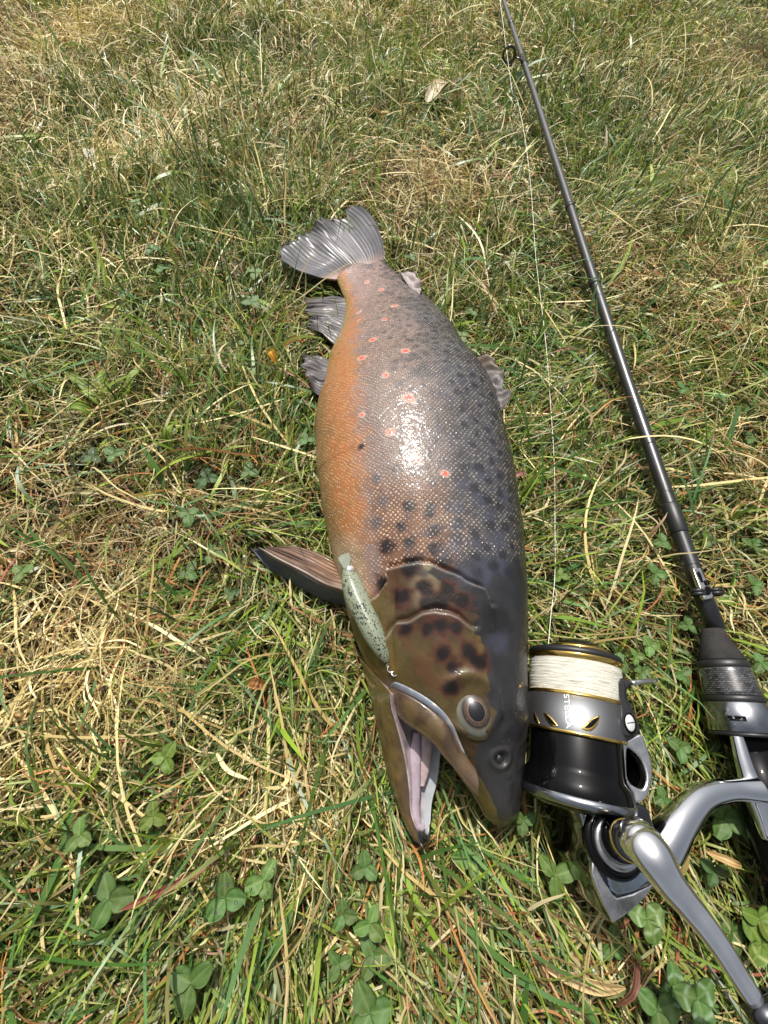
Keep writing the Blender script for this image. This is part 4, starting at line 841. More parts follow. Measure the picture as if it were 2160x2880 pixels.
# ------------------------------------------------------------------ the line
lpts = [(1398,-80,.046),(1406,0,.046),(1437,236,.046),(1441,262,.042),(1455,285,.036),(1479,404,.030),(1494,544,.029),(1507,726,.028),(1529,900,.027),(1547,1126,.026),(1559,1307,.026),(1561,1488,.027),(1560,1623,.026),(1548,1740,.036),(1540,1850,.052)]
lc = resample(np.array([G(x, y, z) for x, y, z in lpts]), 160); 
lc[:, 2] += (vnoise(np.stack([lc[:, 1] * 14, lc[:, 0]], 1), 1, 77) - .5) * .002
o = mesh_obj('fishing_line', *tube(lc, np.interp(np.linspace(0, 1, 160), [0, .6, 1], [.00036, .00024, .00018]), 8), mat('line_white', lin(222, 220, 206), .5)); tag(o, 'thin white fishing line running from the ring guide to the reel', 'line')

# ------------------------------------------------------------------ grey rocks past the far corner of the grass
m_rock = mat('grey_rock', rough=.85, attr=True, bump=.6, bump_scale=60)
def ground_at(px, py):
    z = 0.
    for _ in range(25): q = G(px, py, z); z = .6 * z + .4 * float(hterr(q[0], q[1]))
    return G(px, py, z)
def rock(loc, size, seed, label):
    bm = bmesh.new(); bmesh.ops.create_icosphere(bm, subdivisions=5, radius=1); V = np.array([v.co[:] for v in bm.verts]); F = [tuple(v.index for v in f.verts) for f in bm.faces]; bm.free()
    V = V * (.75 + .6 * fbm(V, 1.3, seed, 4) - .12 * np.abs(fbm(V, 3.5, seed + 3) - .5) * 4)[:, None]
    cc = mixc(np.broadcast_to(lin(84, 86, 88), V.shape), lin(44, 44, 44), sstep(.35, .65, fbm(V, 3, seed))); cc = mixc(cc, lin(176, 176, 176), sstep(.62, .68, vnoise(V * np.array([1, 4, 4]), 2, seed + 9)) * .7)
    o = mesh_obj('rock', V * np.array(size) + np.array(loc), F, m_rock, None, True, cc); tag(o, label, 'rock', 'grey rocks beyond the grass')
rk = ground_at(2152, 20); rock(rk + np.array([.03, .02, .03]), (.075, .06, .075), 3, 'dark grey rock in the top right corner past the grass edge')
rk = ground_at(2092, -10); rock(rk + np.array([.01, .03, .02]), (.05, .045, .06), 8, 'lower grey rock just left of the corner rock beyond the grass')

# ------------------------------------------------------------------ clover
m_clov = mat('clover_leaf', rough=.45, spec=.4, attr=True, bump=.25, bump_scale=900); t, b = nodes(m_clov)
a = [n for n in t.nodes if n.type == 'ATTRIBUTE'][0]; oi = t.nodes.new('ShaderNodeObjectInfo'); hs = t.nodes.new('ShaderNodeHueSaturation')
r1 = t.nodes.new('ShaderNodeMapRange'); r1.inputs[3].default_value = .482; r1.inputs[4].default_value = .515; r2 = t.nodes.new('ShaderNodeMapRange'); r2.inputs[3].default_value = .75; r2.inputs[4].default_value = 1.0
t.links.new(oi.outputs['Random'], r1.inputs[0]); t.links.new(oi.outputs['Random'], r2.inputs[0]); t.links.new(r1.outputs[0], hs.inputs['Hue']); t.links.new(r2.outputs[0], hs.inputs['Value']); tm_ = t.nodes.new('ShaderNodeMix'); tm_.data_type = 'RGBA'; tm_.blend_type = 'MULTIPLY'; tm_.inputs[0].default_value = 1; t.links.new(a.outputs['Color'], tm_.inputs[6]); t.links.new(oi.outputs['Color'], tm_.inputs[7]); t.links.new(tm_.outputs[2], hs.inputs['Color']); t.links.new(hs.outputs[0], b.inputs['Base Color'])
tr = t.nodes.new('ShaderNodeBsdfTranslucent'); mx = t.nodes.new('ShaderNodeMixShader'); mx.inputs[0].default_value = .25; out = [n for n in t.nodes if n.type == 'OUTPUT_MATERIAL'][0]
t.links.new(hs.outputs[0], tr.inputs[0]); t.links.new(b.outputs[0], mx.inputs[1]); t.links.new(tr.outputs[0], mx.inputs[2]); t.links.new(mx.outputs[0], out.inputs[0])
def leaflet_mesh(seed, round_=1., chev=0.6):
    r = np.random.default_rng(seed); nv, nu = 15, 11; v = np.linspace(0, 1, nv)[:, None] * np.ones((1, nu)); u = np.linspace(-1, 1, nu)[None] * np.ones((nv, 1))
    w_ = .50 * round_ * np.sin(np.pi * np.clip(v, 0, 1) ** .78) ** .62 * (.75 + .25 * v); w_[0] = .015; w_[-1] = .24
    x = u * w_; y = v - .07 * (1 - np.abs(u)) * sstep(.85, 1, v) - .05 * np.abs(u) ** 2 * v
    z = .16 * np.abs(x) + .10 * v - .16 * v ** 2 + (vnoise(np.stack([u * 2, v * 3], -1), 1, seed) - .5) * .07
    S = np.stack([x, y, z], -1); V, F = thick_grid(S, .012)
    cu = np.concatenate([u.ravel(), u.ravel()]); cv = np.concatenate([v.ravel(), v.ravel()])
    c_ = mixc(np.broadcast_to(lin(70, 100, 46), V.shape), lin(88, 116, 56), vnoise(np.stack([cu * 3, cv * 4], 1), 1, seed + 4)); c_ = mixc(c_, lin(122, 144, 92), np.exp(-(cu / .07) ** 2) * .5)
    c_ = mixc(c_, lin(150, 172, 140), np.exp(-((cv - .52 + .16 * np.abs(cu)) / .07) ** 2) * (np.abs(cu) > .12) * chev)
    c_ = mixc(c_, lin(110, 134, 84), (np.abs(np.sin(cv * 22 - np.abs(cu) * 5)) > .96) * .25)
    o = mesh_obj('leaflet', V, F, m_clov, None, True, c_); me = o.data; bpy.data.objects.remove(o); return me
LEAF = [leaflet_mesh(1, 1., .15), leaflet_mesh(2, .88, .0), leaflet_mesh(3, 1.05, .75), leaflet_mesh(4, .78, .1)]
o = mesh_obj('stem', *tube(np.array([[0, 0, 0.], [.01, 0, .4], [0, .02, .8], [0, 0, 1.]]), np.array([.045, .04, .035, .03]), 6), mat('clover_stem', lin(110, 128, 72), .5)); STEM = o.data; bpy.data.objects.remove(o)
_d = bead('water_drop', (0, 0, 0), 1., m_drop, None); DROP = _d.data; bpy.data.objects.remove(_d)
def clover_h(px, py): return random.Random(px * 31 + py).uniform(.016, .03)
def clover(px, py, size, label, rot=0., h=None, kinds=(0, 1, 0), n=3, tilt=.15):
    "size: leaflet length in mm"
    r = random.Random(px * 31 + py)
    h = r.uniform(.016, .03)
    g0 = G(px, py, 0); gz = float(hterr(g0[0], g0[1])); top = G(px, py, gz + h)
    tint = (1, 1, 1, 1)
    for wd_, tc_ in (('yellow', (1.4, 1.15, .75, 1)), ('dark', (.6, .62, .62, 1)), ('bright', (1.3, 1.25, 1.1, 1)), ('pale', (1.35, 1.22, 1.15, 1)), ('blue green', (.75, 1., 1.2, 1)), ('dull', (.9, .85, .8, 1))):  # dark also paints shade into the leaves of clovers standing in shade
        if wd_ in label.split(' leaved')[0]: tint = tc_; break
    root = empty('clover', (top[0], top[1], gz), label, 'clover', 'clover plants in the lawn')
    st = bpy.data.objects.new('stem', STEM); col.objects.link(st); st.parent = root; st.scale = (.02, .02, h)
    for k in range(n):
        lf = bpy.data.objects.new('leaflet', LEAF[kinds[k % len(kinds)]]); col.objects.link(lf); lf.parent = root; lf.location = (0, 0, h)
        lf.color = tint
        s_ = size / 1000 * r.uniform(.74, .96); lf.scale = (s_, s_, s_)
        lf.rotation_euler = (r.uniform(-tilt, tilt) + .05, r.uniform(-tilt, tilt), rot + k * 2 * math.pi / 3 + r.uniform(-.25, .25))
        if 'wet' in label or 'drop' in label:
            dr = bpy.data.objects.new('water_drop', DROP); col.objects.link(dr); dr.parent = lf; dr.location = (r.uniform(-.2, .2), r.uniform(.35, .7), .10); dr.scale = (.075, .075, .05)
CL = [
 (579,1344,11,'biggest clover left of the trout\'s belly with broad dark leaflets',2.6,(0,0,0)),(699,1325,10,'wet clover just right of the biggest clover left of the belly',.3,(0,1,0)),(530,1446,10,'clover with two stacked round leaflets below the biggest belly clover',1.5,(0,0,0)),(597,1561,9,'small clover left of the tip of the pectoral fin',.9,(1,0,1)),(530,1609,9,'clover with a water drop left below the pectoral fin tip',2.,(0,1,1)),(651,1669,8,'dark clover in shade just under the pectoral fin',1.,(1,1,1)),(259,1283,10,'wet dark clover at left, half hidden by straw',.2,(0,0,1)),(320,1277,10,'wet clover touching the half hidden one at left',1.1,(0,1,0)),(60,1609,9,'lone pale clover at the left edge of the picture',1.3,(1,1,1)),(862,1235,9,'clover tucked against the middle of the trout\'s belly',.6,(1,0,1)),
 (464,2133,10,'yellowish clover lying on the straw at lower left',1.7,(0,0,0)),(431,2296,10,'dark clover straight below the yellowish one',2.3,(0,1,0)),(223,2350,10,'clover beside a long pale stalk at lower left',.4,(1,1,0)),(307,2530,13,'long leaved clover among green blades at lower left',2.8,(1,0,1)),(633,2525,13,'large three leaved clover with drops below the lower jaw on the left',2.6,(0,0,0)),(741,2477,11,'pale clover close to the right of the large clover with drops',1.8,(0,0,3)),(964,2573,8,'small neat clover in the grass below the lower jaw tip',.5,(0,0,0)),(536,2766,13,'large folded clover near the bottom edge left of centre',1.1,(0,0,1)),(205,2800,13,'big clover in the bottom left corner',2.2,(0,0,0)),(952,2712,9,'narrow leaved clover below the small neat one near the bottom',.8,(3,3,1)),
 (1326,2418,11,'bright clover below the gap between both jaws',1.4,(0,0,0)),(1473,2310,9,'clover right of the snout tip',.9,(1,0,1)),(1561,2463,13,'pointed bright clover left of the reel\'s tail',3.0,(3,3,3)),(1050,2690,12,'narrow leaved clover straight below the lower jaw near the bottom',2.7,(3,1,3)),(1027,2440,10,'clover left below the tip of the lower jaw',.2,(0,1,0)),(1041,2850,14,'large clover cut by the bottom edge below the jaw',.7,(0,0,0)),(1041,2599,10,'pale folded clover between the jaw and the narrow leaved clover',1.9,(1,0,1)),
 (1827,1817,8,'bright clover right above the bail arm of the reel',.5,(0,0,1)),(1741,1865,8,'clover touching the right side of the white line spool',1.9,(0,0,0)),(1789,1845,7,'small clover between spool and the bright one above the bail',2.6,(1,0,1)),(1805,1892,8,'clover just above the stub of bail wire',1.,(0,1,0)),(1920,1900,9,'wet clover left of the carbon sleeve of the rod',1.6,(0,0,1)),(2141,1865,9,'clover at the right edge beside the carbon sleeve',.2,(0,0,0)),(1912,2105,9,'clover left of the silver hood of the rod',.8,(0,1,0)),(1864,2244,8,'small clover in the nook between rotor arm and stem',2.2,(0,1,0)),(2035,2303,15,'large clover under the curved stem of the reel',2.4,(0,0,0)),(1821,2585,13,'clover with pale chevrons at the pointed tail of the reel',1.2,(2,2,2)),(1901,2780,13,'clover with strong white chevrons left of the handle arm',.1,(2,2,2)),(1962,2810,13,'lower chevron clover overlapping the one by the handle arm',1.3,(2,2,2)),(2141,2655,13,'yellow green clover at the right edge beside the handle',.5,(0,2,0)),(2056,2623,11,'round clover just right of the handle arm',2.9,(0,0,0)),(2136,2585,11,'shiny clover above the yellow green one at the right edge',1.4,(1,1,0)),(1848,2841,14,'big round leaved clover at the bottom below the handle',.9,(0,0,0)),(1720,2660,10,'clover below the pointed tail, half under straw',2.,(1,0,1)),(2008,2452,10,'dark clover in shade between handle arm and rod butt',.7,(0,1,1)),(1960,2540,9,'clover right under the middle of the handle arm',1.5,(1,1,1)),
 (1862,1524,9,'clover left of the hook keeper on the rod',2.1,(0,0,0)),(1993,1519,9,'clover right of the rod above the hook keeper',.4,(0,0,0)),(2119,1533,9,'clover far right of the hook keeper near the edge',1.3,(0,1,0)),(1844,1614,9,'lower one of two clovers left of the hook keeper',2.7,(1,0,0)),(2124,1646,10,'wet clover at the right edge level with the hook keeper',.8,(0,0,1)),(1575,1619,8,'single leafed yellowish clover by the thin line right of the trout',.3,(0,1,1)),(1934,1759,9,'clover left of the black foam fore grip',1.9,(0,1,0)),(1920,1094,9,'clover right of the middle of the rod',.6,(0,0,1)),(2029,1117,9,'clover further right of the middle of the rod',1.5,(0,1,0)),(2110,1234,9,'clover near the right edge below the middle of the rod',2.5,(0,0,0)),
 (1100,650,9,'dark clover right of the trout\'s tail fin',.4,(1,1,0)),(1154,723,9,'broad clover right of the root of the tail fin',1.7,(0,0,0)),(1323,877,9,'clover above the dorsal fin of the trout',2.4,(0,1,0)),(1299,945,10,'large pale clover tucked between back and dorsal fin',1.0,(0,0,0)),(428,699,10,'clover well left of the tail fin',.7,(0,0,1)),(386,567,9,'small bright clover up left of the tail fin in straw',2.,(0,1,0)),(717,765,11,'clover with a bright leaflet left below the tail fin',1.2,(0,0,0)),(458,755,10,'clover just below the one well left of the tail',2.8,(0,1,1)),(362,826,10,'blue green clover further down left of the tail',.3,(1,1,1)),(711,850,11,'upright clover left of the anal fin',1.8,(1,0,1)),(560,1010,9,'dull clover left of the pelvic fin',.9,(0,1,0)),(690,960,9,'clover between anal and pelvic fins on the left',2.2,(0,1,1)),
]
for px, py, sz, lab, rot, kd_ in CL: clover(px, py, sz, lab, rot, None, kd_)

# ------------------------------------------------------------------ ribwort plantain and fallen leaves
m_leaf = grass_mat('leaf', .3, .5, .4)
def long_leaf(name, pts, wmax, colr, parent, seed, ribs=4):
    c_ = resample(np.array(pts), 26); T = np.gradient(c_, axis=0); T /= np.linalg.norm(T, axis=1)[:, None]; Sd = np.cross(T, np.array([0, 0, 1.])); Sd /= np.linalg.norm(Sd, axis=1)[:, None]; N = np.cross(Sd, T)
    v = np.linspace(0, 1, 26); w_ = wmax * (np.sin(np.pi * np.clip(v, 0, 1) ** .8) ** .7 * .95 + .05); u = np.linspace(-1, 1, 13)
    S = c_[:, None] + Sd[:, None] * (w_[:, None] * u[None])[..., None] + N[:, None] * (w_[:, None] * (.35 * np.abs(u)[None] + .05 * np.cos(u * ribs * np.pi)[None] + .3 * (vnoise(np.stack([u[None] * 1.5 + v[:, None] * 0, v[:, None] * 5 + u[None] * 0], -1), 1, seed) - .5)))[..., None]
    V, F = thick_grid(S, .0004); uu_ = np.tile(np.tile(u, 26), 2)
    cc = np.broadcast_to(colr, V.shape) * (.85 + .3 * np.cos(uu_ * ribs * np.pi))[:, None] * (.8 + .4 * fbm(V, 180, seed))[:, None]
    return mesh_obj(name, V, F, m_leaf, parent, True, cc)
def bent(a_, b_, z0, z1, z2): 
    A, B = G(*a_, z0), G(*b_, z2); m_ = (A + B) / 2; m_[2] = z1; return [A, m_, B]
base = G(334, 1165, .012)
pl_ = empty('plantain', (base[0], base[1], 0), 'ribwort plantain with long ribbed yellow green leaves left of the pelvic fin', 'plantain')
for k, (a_, b_) in enumerate([((332,1160),(286,1040)), ((325,1160),(180,1045)), ((335,1170),(215,1090)), ((338,1165),(432,1005)), ((300,1180),(190,1150)), ((480,1275),(492,1185))]):
    long_leaf('leaf', bent(a_, b_, .012, .026, .022), .0042, lin(122, 146, 52) if k != 1 else lin(116, 132, 66), pl_, 30 + k)
def dry_leaf(px, py, dx, dy, wid, colr, label, seed, z=.024):
    g0 = G(px, py, 0); gz = float(hterr(g0[0], g0[1]))
    o = long_leaf('dry_leaf', bent((px, py), (px + dx, py + dy), gz + z, gz + z + .006, gz + z), wid, colr, None, seed, 2); tag(o, label, 'leaf', 'fallen dry leaves')
dry_leaf(752, 990, 26, 34, .0035, lin(206, 150, 40), 'small orange yellow leaf left of the pelvic fin', 51)
dry_leaf(800, 975, 60, -12, .0028, lin(150, 88, 44), 'rust brown leaf between anal and pelvic fins', 52)
dry_leaf(1200, 290, 60, -60, .010, lin(222, 206, 176), 'pale curled dry leaf above the tail left of the rod ring', 53)
dry_leaf(1268, 240, 50, 6, .006, lin(130, 74, 52), 'brown curled leaf touching the pale one above the tail', 54)
dry_leaf(252, 420, 20, 60, .006, lin(206, 200, 186), 'whitish dry leaf standing in straw at upper left', 55, .034)
dry_leaf(1985, 2395, 100, 40, .0018, lin(190, 158, 104), 'curled tan dry leaf under the stem of the reel', 56)
dry_leaf(1530, 2720, 230, 60, .0026, lin(206, 178, 128), 'long tan dry blade curling under the handle at the bottom', 57)
dry_leaf(1790, 2700, -60, 130, .0018, lin(112, 74, 56), 'dark reddish stalk below the pointed tail of the reel', 58)
dry_leaf(1480, 1330, -60, 30, .0022, lin(150, 108, 92), 'pinkish brown dry blade right of the trout\'s back', 59)
dry_leaf(340, 2560, 290, -150, .0016, lin(140, 84, 66), 'long reddish stalk crossing the grass at lower left', 60)
dry_leaf(700, 1920, 60, 10, .003, lin(168, 118, 70), 'tan flat blade left of the lower jaw', 61)

# ------------------------------------------------------------------ where things stand: heights that grass may not pierce
GX0, GY0, GS, GNX, GNY = -.32, -.30, .0015, 520, 1120
zlo = np.full((GNX, GNY), 9.); zhi = np.full((GNX, GNY), -9.)
def occupy(o):
    me = o.data; n = len(me.vertices)
    if n == 0: return
    v = np.empty(n * 3, np.float32); me.vertices.foreach_get('co', v); v = v.reshape(-1, 3).astype(float) + np.array(root_loc(o))
    me.calc_loop_triangles(); k = len(me.loop_triangles); ti = np.empty(k * 3, np.int32); me.loop_triangles.foreach_get('vertices', ti); tri = v[ti.reshape(-1, 3)]
    ext_ = (tri.max(1) - tri.min(1))[:, :2].max(1)
    pts = [v]
    for lo_, hi_, m_ in ((.0012, .004, 4), (.004, .012, 10), (.012, .05, 36), (.05, 9, 90)):
        tq = tri[(ext_ > lo_) & (ext_ <= hi_)]
        if not len(tq): continue
        ii, jj = np.meshgrid(np.arange(m_ + 1), np.arange(m_ + 1)); w_ = np.stack([ii, jj], -1)[ii + jj <= m_] / m_
        pts.append((tq[:, None, 0] * (1 - w_.sum(1))[None, :, None] + tq[:, None, 1] * w_[None, :, :1] + tq[:, None, 2] * w_[None, :, 1:]).reshape(-1, 3))
    p_ = np.concatenate(pts); i = ((p_[:, 0] - GX0) / GS).astype(int); j = ((p_[:, 1] - GY0) / GS).astype(int)
    ok = (i >= 0) & (i < GNX) & (j >= 0) & (j < GNY); i, j, z = i[ok], j[ok], p_[ok, 2]
    np.minimum.at(zlo, (i, j), z); np.maximum.at(zhi, (i, j), z)
def tree_objs(o):
    r = [o]
    for c_ in o.children: r += tree_objs(c_)
    return r
for root in (trout, reel):
    for o in tree_objs(root):
        if o.type == 'MESH': occupy(o)
solid = zhi > -1
for o in tree_objs(rod) + tree_objs(lure):
    if o.type == 'MESH': occupy(o)
def grow(A, fn, k=1):
    for _ in range(k):
        B = A.copy()
        for dx in (-1, 0, 1):
            for dy in (-1, 0, 1): B = fn(B, np.roll(np.roll(A, dx, 0), dy, 1))
        A = B
    return A
zlo = grow(zlo, np.minimum); zhi = grow(zhi, np.maximum); solid = grow(solid, np.logical_or)
def blocked(x, y, z, rnd=None):
    i = ((x - GX0) / GS).astype(int); j = ((y - GY0) / GS).astype(int); ok = (i >= 0) & (i < GNX) & (j >= 0) & (j < GNY)
    i = np.clip(i, 0, GNX - 1); j = np.clip(j, 0, GNY - 1)
    lo_, hi_, so_ = zlo[i, j], zhi[i, j], solid[i, j]
    if rnd is not None: so_ = so_ & rnd     # a few blades may arch over an edge without touching it
    return ok & (z > lo_ - .0008) & ((z < hi_ + .0008) | so_)

# broad leaves: most blades bend aside instead of lying across them
for px, py, sz, lab, rot, kd_ in CL:
    if (px * 7 + py) % 5 == 0: continue
    g0 = G(px, py, 0); gz = float(hterr(g0[0], g0[1])); hh_ = clover_h(px, py); top = G(px, py, gz + hh_); q = EYE - top; q /= np.linalg.norm(q)
    for dz in np.linspace(0, .03, 12):
        c_ = top + q * dz / q[2]; rr_ = sz * .0009 * (1 - dz * 12 if dz < .05 else .4)
        i0_, i1_ = int((c_[0] - rr_ - GX0) / GS), int((c_[0] + rr_ - GX0) / GS) + 1; j0_, j1_ = int((c_[1] - rr_ - GY0) / GS), int((c_[1] + rr_ - GY0) / GS) + 1
        if i0_ < 0 or j0_ < 0 or i1_ >= GNX or j1_ >= GNY: continue
        ii, jj = np.meshgrid(np.arange(i0_, i1_), np.arange(j0_, j1_), indexing='ij'); m_ = np.hypot(GX0 + (ii + .5) * GS - c_[0], GY0 + (jj + .5) * GS - c_[1]) < rr_
        ii, jj = ii[m_], jj[m_]; zlo[ii, jj] = np.minimum(zlo[ii, jj], top[2] + dz - .002); solid[ii, jj] = True; zhi[ii, jj] = np.maximum(zhi[ii, jj], top[2] + dz)

# ------------------------------------------------------------------ grass
# patches seen in the lawn: (photo x, photo y, radius, greenness change, brightness of the straw)
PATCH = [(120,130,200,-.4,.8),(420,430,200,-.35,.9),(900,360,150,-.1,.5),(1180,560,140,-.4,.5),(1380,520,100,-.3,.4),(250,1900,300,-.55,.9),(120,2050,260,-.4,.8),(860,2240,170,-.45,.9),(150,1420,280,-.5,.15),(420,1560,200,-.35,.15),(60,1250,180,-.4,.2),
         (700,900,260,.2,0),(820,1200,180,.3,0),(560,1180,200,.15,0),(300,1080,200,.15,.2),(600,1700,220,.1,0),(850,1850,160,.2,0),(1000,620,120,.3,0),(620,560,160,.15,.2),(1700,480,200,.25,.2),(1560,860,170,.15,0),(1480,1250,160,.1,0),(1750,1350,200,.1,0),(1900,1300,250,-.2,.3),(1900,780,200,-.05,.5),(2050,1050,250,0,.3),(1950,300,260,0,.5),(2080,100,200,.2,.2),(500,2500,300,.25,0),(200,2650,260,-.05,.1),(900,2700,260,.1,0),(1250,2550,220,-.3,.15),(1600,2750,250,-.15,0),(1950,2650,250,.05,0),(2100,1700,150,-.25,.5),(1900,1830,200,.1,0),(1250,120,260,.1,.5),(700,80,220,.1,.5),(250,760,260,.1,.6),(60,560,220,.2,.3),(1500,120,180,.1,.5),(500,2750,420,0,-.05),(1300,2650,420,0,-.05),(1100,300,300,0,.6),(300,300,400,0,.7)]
pc = []
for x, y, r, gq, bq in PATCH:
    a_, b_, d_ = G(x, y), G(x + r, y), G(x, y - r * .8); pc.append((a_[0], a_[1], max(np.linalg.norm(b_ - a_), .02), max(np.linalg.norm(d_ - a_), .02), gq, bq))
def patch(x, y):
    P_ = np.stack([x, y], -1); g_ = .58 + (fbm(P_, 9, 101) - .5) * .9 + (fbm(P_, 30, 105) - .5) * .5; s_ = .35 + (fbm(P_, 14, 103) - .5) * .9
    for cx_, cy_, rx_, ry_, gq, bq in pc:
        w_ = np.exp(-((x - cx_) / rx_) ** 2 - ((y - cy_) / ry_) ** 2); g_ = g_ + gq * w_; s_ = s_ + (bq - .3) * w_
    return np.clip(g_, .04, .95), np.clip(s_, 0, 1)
def frame_pts(n, seed, margin, zmax=2.6):
    "roots spread so that they look about equally dense in the picture"
    r = np.random.default_rng(seed)
    x = r.uniform(-2.0, 2.2, n * 40 if False else n * 8); y = r.uniform(-.42, 2.7, len(x))
    return x, y
def roots(n, seed, dens):
    "rejection-sample roots with relative density dens(x, y)"
    r = np.random.default_rng(seed); X, Y = [], []; k = 0
    while k < n:
        u = r.uniform(0, 1, n * 2); rr = .004 + 2.8 * u ** 1.45; an = r.uniform(-np.pi, np.pi, n * 2)
        x = rr * np.cos(an); y = rr * np.sin(an) - .05
        q = proj(np.stack([x, y, np.zeros_like(x)], 1)); fw = (np.stack([x, y, np.zeros_like(x)], 1) - EYE) @ FWD
        inside_ = (fw > .02) & (q[:, 0] > -260) & (q[:, 0] < 2420) & (q[:, 1] > -260) & (q[:, 1] < 3150)
        keep_ = inside_ & (r.uniform(0, 1, len(x)) < dens(x, y) * (rr ** .9) / 2.6)
        X.append(x[keep_]); Y.append(y[keep_]); k += keep_.sum()
    return np.concatenate(X)[:n], np.concatenate(Y)[:n]
def make_blades(x, y, L, wd, az, el, bend, curl, nseg, z0, rg, wave=0.):
    n = len(x); t = np.linspace(0, 1, nseg + 1)
    E_ = np.maximum(el[:, None] - bend[:, None] * t[None] ** 1.2, -.5); A_ = az[:, None] + curl[:, None] * t[None] + wave * np.sin(t[None] * 7 + rg.uniform(0, 6.28, (n, 1))) * rg.uniform(.2, 1, (n, 1))
    sl_ = L[:, None] / nseg
    dx, dy, dz = np.cos(E_) * np.cos(A_) * sl_, np.cos(E_) * np.sin(A_) * sl_, np.sin(E_) * sl_
    X_ = x[:, None] + np.concatenate([np.zeros((n, 1)), np.cumsum(dx[:, 1:], 1)], 1); Y_ = y[:, None] + np.concatenate([np.zeros((n, 1)), np.cumsum(dy[:, 1:], 1)], 1); Z_ = z0[:, None] + np.concatenate([np.zeros((n, 1)), np.cumsum(dz[:, 1:], 1)], 1)
    hz = hterr(X_[:, ::max(nseg // 2, 1)], Y_[:, ::max(nseg // 2, 1)]); tz = np.linspace(0, 1, hz.shape[1])
    H_ = np.stack([np.interp(t, tz, hz[k]) for k in range(n)]) if False else (hz[:, :1] + (hz[:, -1:] - hz[:, :1]) * t[None])
    Z_ = np.maximum(Z_, .0015 + .004 * rg.uniform(0, 1, (n, 1))) + H_
    return X_, Y_, Z_, A_, t
def build_blades(name, sets, mat_, label):
    VV, FF, CC, off = [], [], [], 0
    for (X_, Y_, Z_, A_, t, wd, tw, cb, ct, fold) in sets:
        bad = blocked(X_, Y_, Z_, (hash3(np.arange(len(X_)), np.full(len(X_), 3), np.full(len(X_), 7), 5) > .3)[:, None]).any(1); k = ~bad
        X_, Y_, Z_, A_, wd, tw, cb, ct = X_[k], Y_[k], Z_[k], A_[k], wd[k], tw[k], cb[k], ct[k]
        n, m_ = X_.shape
        prof = np.clip(np.minimum(1, .55 + t * 1.6) * np.sqrt(np.clip(1 - t ** 2.2, 0, 1)), .06, 1)
        T_ = tw[:, None] * (.4 + t[None] * .8)
        sx, sy, sz = -np.sin(A_) * np.cos(T_), np.cos(A_) * np.cos(T_), np.sin(T_)
        h_ = wd[:, None] * prof[None] * .5
        Pc = np.stack([X_, Y_, Z_], -1); Sd = np.stack([sx, sy, sz], -1) * h_[..., None]
        V = np.stack([Pc - Sd, Pc + Sd], 2)     # n, m, 2, 3
        VV.append(V.reshape(-1, 3)); i = np.arange(n)[:, None] * (2 * m_) + np.arange(m_ - 1)[None] * 2
        FF.append((np.stack([i, i + 1, i + 3, i + 2], -1).reshape(-1, 4)) + off); off += n * m_ * 2
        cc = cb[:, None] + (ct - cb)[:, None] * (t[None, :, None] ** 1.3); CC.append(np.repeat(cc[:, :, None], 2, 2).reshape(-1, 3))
    o = mesh_obj(name, np.concatenate(VV), np.concatenate(FF), mat_, None, True, np.concatenate(CC)); tag(o, label, None, None, 'stuff')
    print(name, 'faces', sum(len(f) for f in FF)); return o
m_green = grass_mat('green_blade', .28, .4, .45); m_dry = grass_mat('dry_blade', .18, .5, .35)
GREENS = np.array([lin(100, 130, 46), lin(126, 150, 56), lin(78, 112, 52), lin(142, 160, 68), lin(82, 118, 70), lin(116, 142, 42), lin(64, 98, 38)])
STRAW = np.array([lin(206, 190, 134), lin(224, 210, 162), lin(184, 166, 108), lin(164, 142, 88), lin(192, 172, 116), lin(214, 200, 146)])
BROWN = np.array([lin(128, 92, 56), lin(154, 110, 64), lin(110, 86, 56), lin(172, 120, 64), lin(132, 108, 68), lin(150, 98, 62)])
def near_f(x, y): return np.hypot(x, y)
def shrink(x, y, L):
    xr = np.interp(y, ys[::-1], blank[::-1, 0]); L = L * (1 - .5 * np.exp(-((x - xr + .014) / .05) ** 2) * (y > .05))
    # the sward is pressed down along the rod
    "the sward is shorter and finer on the smooth bank to the far right"
    w_ = sstep(.25, .6, x) * sstep(.65, 1.15, y); return L * (1 - .6 * w_)
def colset(rg, pal, n, var=.16):
    c_ = pal[rg.integers(0, len(pal), n)] * rg.uniform(1 - var, 1 + var, (n, 1)); return c_
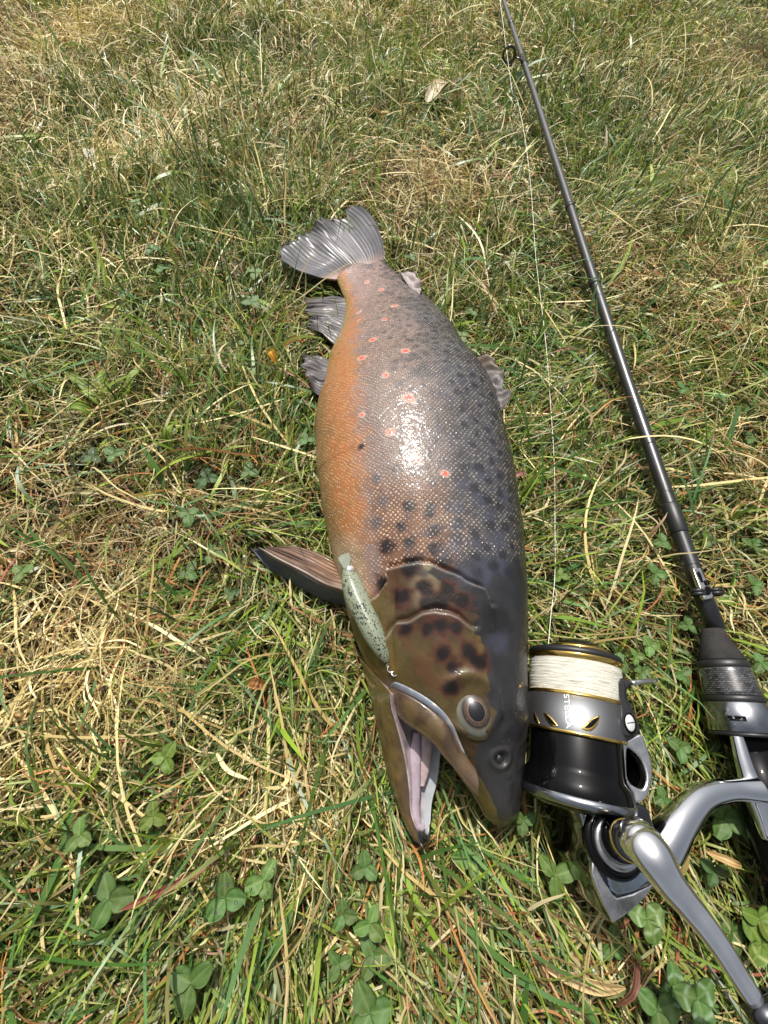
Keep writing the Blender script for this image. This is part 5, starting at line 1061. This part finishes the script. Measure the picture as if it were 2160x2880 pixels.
def group(seed, n, nseg, dist, kind):
    rg = np.random.default_rng(seed)
    dfun = {'near': lambda x, y: 1.0 * (np.hypot(x, y) < .62), 'mid': lambda x, y: 1.0 * ((np.hypot(x, y) >= .5) & (np.hypot(x, y) < 1.15)), 'far': lambda x, y: 1.0 * (np.hypot(x, y) >= 1.0)}[dist]
    x, y = roots(n, seed + 1, dfun)
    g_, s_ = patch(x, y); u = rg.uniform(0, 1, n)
    if kind == 'green': k = u < g_ * 1.25
    elif kind == 'straw': k = u < (1.12 - g_)
    else: k = u < .8
    x, y, g_, s_ = x[k], y[k], g_[k], s_[k]; n = len(x)
    # clump: pull roots toward tussock centres
    az = rg.uniform(0, 2 * np.pi, n); P_ = np.stack([x, y], -1)
    flow = vnoise(P_, 5.5, 211) * 2 * np.pi * 1.6
    if kind == 'green':
        L = shrink(x, y, rg.lognormal(math.log(.030), .42, n).clip(.010, .085)); wd = rg.lognormal(math.log(.0013), .35, n).clip(.0007, .0034)
        mix_ = rg.uniform(0, 1, n) < .45; az = np.where(mix_, flow + rg.normal(0, .5, n), az)
        el = rg.normal(.95, .35, n).clip(.15, 1.5); bend = rg.gamma(2., .45, n).clip(0, 2.2); curl = rg.normal(0, .35, n); z0 = rg.uniform(0, .008, n); tw = rg.normal(0, .5, n)
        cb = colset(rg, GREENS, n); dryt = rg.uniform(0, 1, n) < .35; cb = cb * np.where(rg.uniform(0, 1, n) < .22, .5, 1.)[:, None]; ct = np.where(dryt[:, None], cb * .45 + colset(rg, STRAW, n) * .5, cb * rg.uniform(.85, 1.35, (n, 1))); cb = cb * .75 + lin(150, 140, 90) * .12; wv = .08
    elif kind == 'straw':
        L = shrink(x, y, rg.lognormal(math.log(.031), .42, n).clip(.010, .09)); wd = rg.lognormal(math.log(.0009), .35, n).clip(.00045, .0028)
        mix_ = rg.uniform(0, 1, n) < .5; az = np.where(mix_, flow + rg.normal(0, .55, n), az)
        el = rg.normal(.30, .3, n).clip(-.1, 1.3); bend = rg.gamma(1.6, .45, n).clip(0, 2.4); curl = rg.normal(0, .75, n); z0 = rg.uniform(0, 1, n) ** 1.5 * .026; tw = rg.normal(0, .8, n)
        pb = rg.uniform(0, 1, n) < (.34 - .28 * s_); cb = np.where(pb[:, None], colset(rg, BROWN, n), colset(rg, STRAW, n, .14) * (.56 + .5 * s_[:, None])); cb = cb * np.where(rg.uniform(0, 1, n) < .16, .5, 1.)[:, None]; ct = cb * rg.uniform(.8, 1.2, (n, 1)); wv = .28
    else:   # short dead under-layer, coloured extra dark to paint the shade between blades
        L = rg.uniform(.008, .03, n); wd = rg.uniform(.0006, .0022, n); el = rg.normal(.25, .3, n); bend = rg.uniform(0, 1.2, n); curl = rg.normal(0, 1, n); z0 = rg.uniform(0, .006, n); tw = rg.normal(0, .9, n)
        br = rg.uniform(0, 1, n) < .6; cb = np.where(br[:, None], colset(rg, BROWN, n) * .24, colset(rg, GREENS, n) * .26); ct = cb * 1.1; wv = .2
    fine_ = sstep(.25, .6, x) * sstep(.65, 1.15, y); wd = wd * (1 - .35 * fine_)
    if dist == 'far': wd = wd * 1.4; L = L * .72; el = el + .2; cb = cb * np.array([1.16, 1.13, .92]); ct = ct * np.array([1.16, 1.13, .92])
    if dist == 'mid': wd = wd * 1.15; L = L * .85; el = el + .1
    X_, Y_, Z_, A_, t = make_blades(x, y, L, wd, az, el, bend, curl, nseg, z0, rg, wv)
    return (X_, Y_, Z_, A_, t, wd, tw, cb, ct, 0)
DENS = 1.0
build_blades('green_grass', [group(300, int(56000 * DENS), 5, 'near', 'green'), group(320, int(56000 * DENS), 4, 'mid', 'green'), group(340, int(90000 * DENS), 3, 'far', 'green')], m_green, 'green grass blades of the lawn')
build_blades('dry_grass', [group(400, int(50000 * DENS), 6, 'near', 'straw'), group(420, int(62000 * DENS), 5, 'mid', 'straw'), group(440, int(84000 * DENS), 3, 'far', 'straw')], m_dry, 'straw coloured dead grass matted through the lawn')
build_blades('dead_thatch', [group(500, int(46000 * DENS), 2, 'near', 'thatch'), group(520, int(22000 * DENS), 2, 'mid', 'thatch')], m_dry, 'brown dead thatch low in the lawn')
# long loose stalks and broad blades that lie on top
def loose(seed, n, Lr, wr, pal, elr, dist=.62, var=.12):
    rg = np.random.default_rng(seed); x, y = roots(n, seed + 1, lambda x, y: 1.0 * (np.hypot(x, y) < dist))
    L = rg.uniform(*Lr, n); wd = rg.uniform(*wr, n); az = rg.uniform(0, 6.28, n)
    X_, Y_, Z_, A_, t = make_blades(x, y, L, wd, az, rg.uniform(*elr, n), rg.uniform(.1, 1.1, n), rg.normal(0, .5, n), 9, rg.uniform(.008, .018, n), rg, .12)
    cb = colset(rg, pal, n, var); return (X_, Y_, Z_, A_, t, wd, rg.normal(0, .4, n), cb, cb * rg.uniform(.85, 1.2, (n, 1)), 0)
build_blades('loose_stalks', [loose(600, 420, (.05, .13), (.0010, .0022), STRAW, (.05, .45)), loose(610, 160, (.03, .09), (.0008, .0016), np.array([lin(146, 84, 66), lin(168, 104, 60), lin(130, 76, 70)]), (.05, .5)), loose(640, 500, (.05, .12), (.0011, .002), STRAW, (.1, .7), 1.6)], m_dry, 'long pale and reddish stalks lying over the lawn')
build_blades('broad_blades', [loose(620, 420, (.03, .075), (.0026, .0048), GREENS, (.2, .9), 1.1), loose(630, 500, (.04, .09), (.0014, .0024), GREENS[[2, 4, 6]], (.2, .9), .7)], m_green, 'broader green grass blades scattered in the lawn')
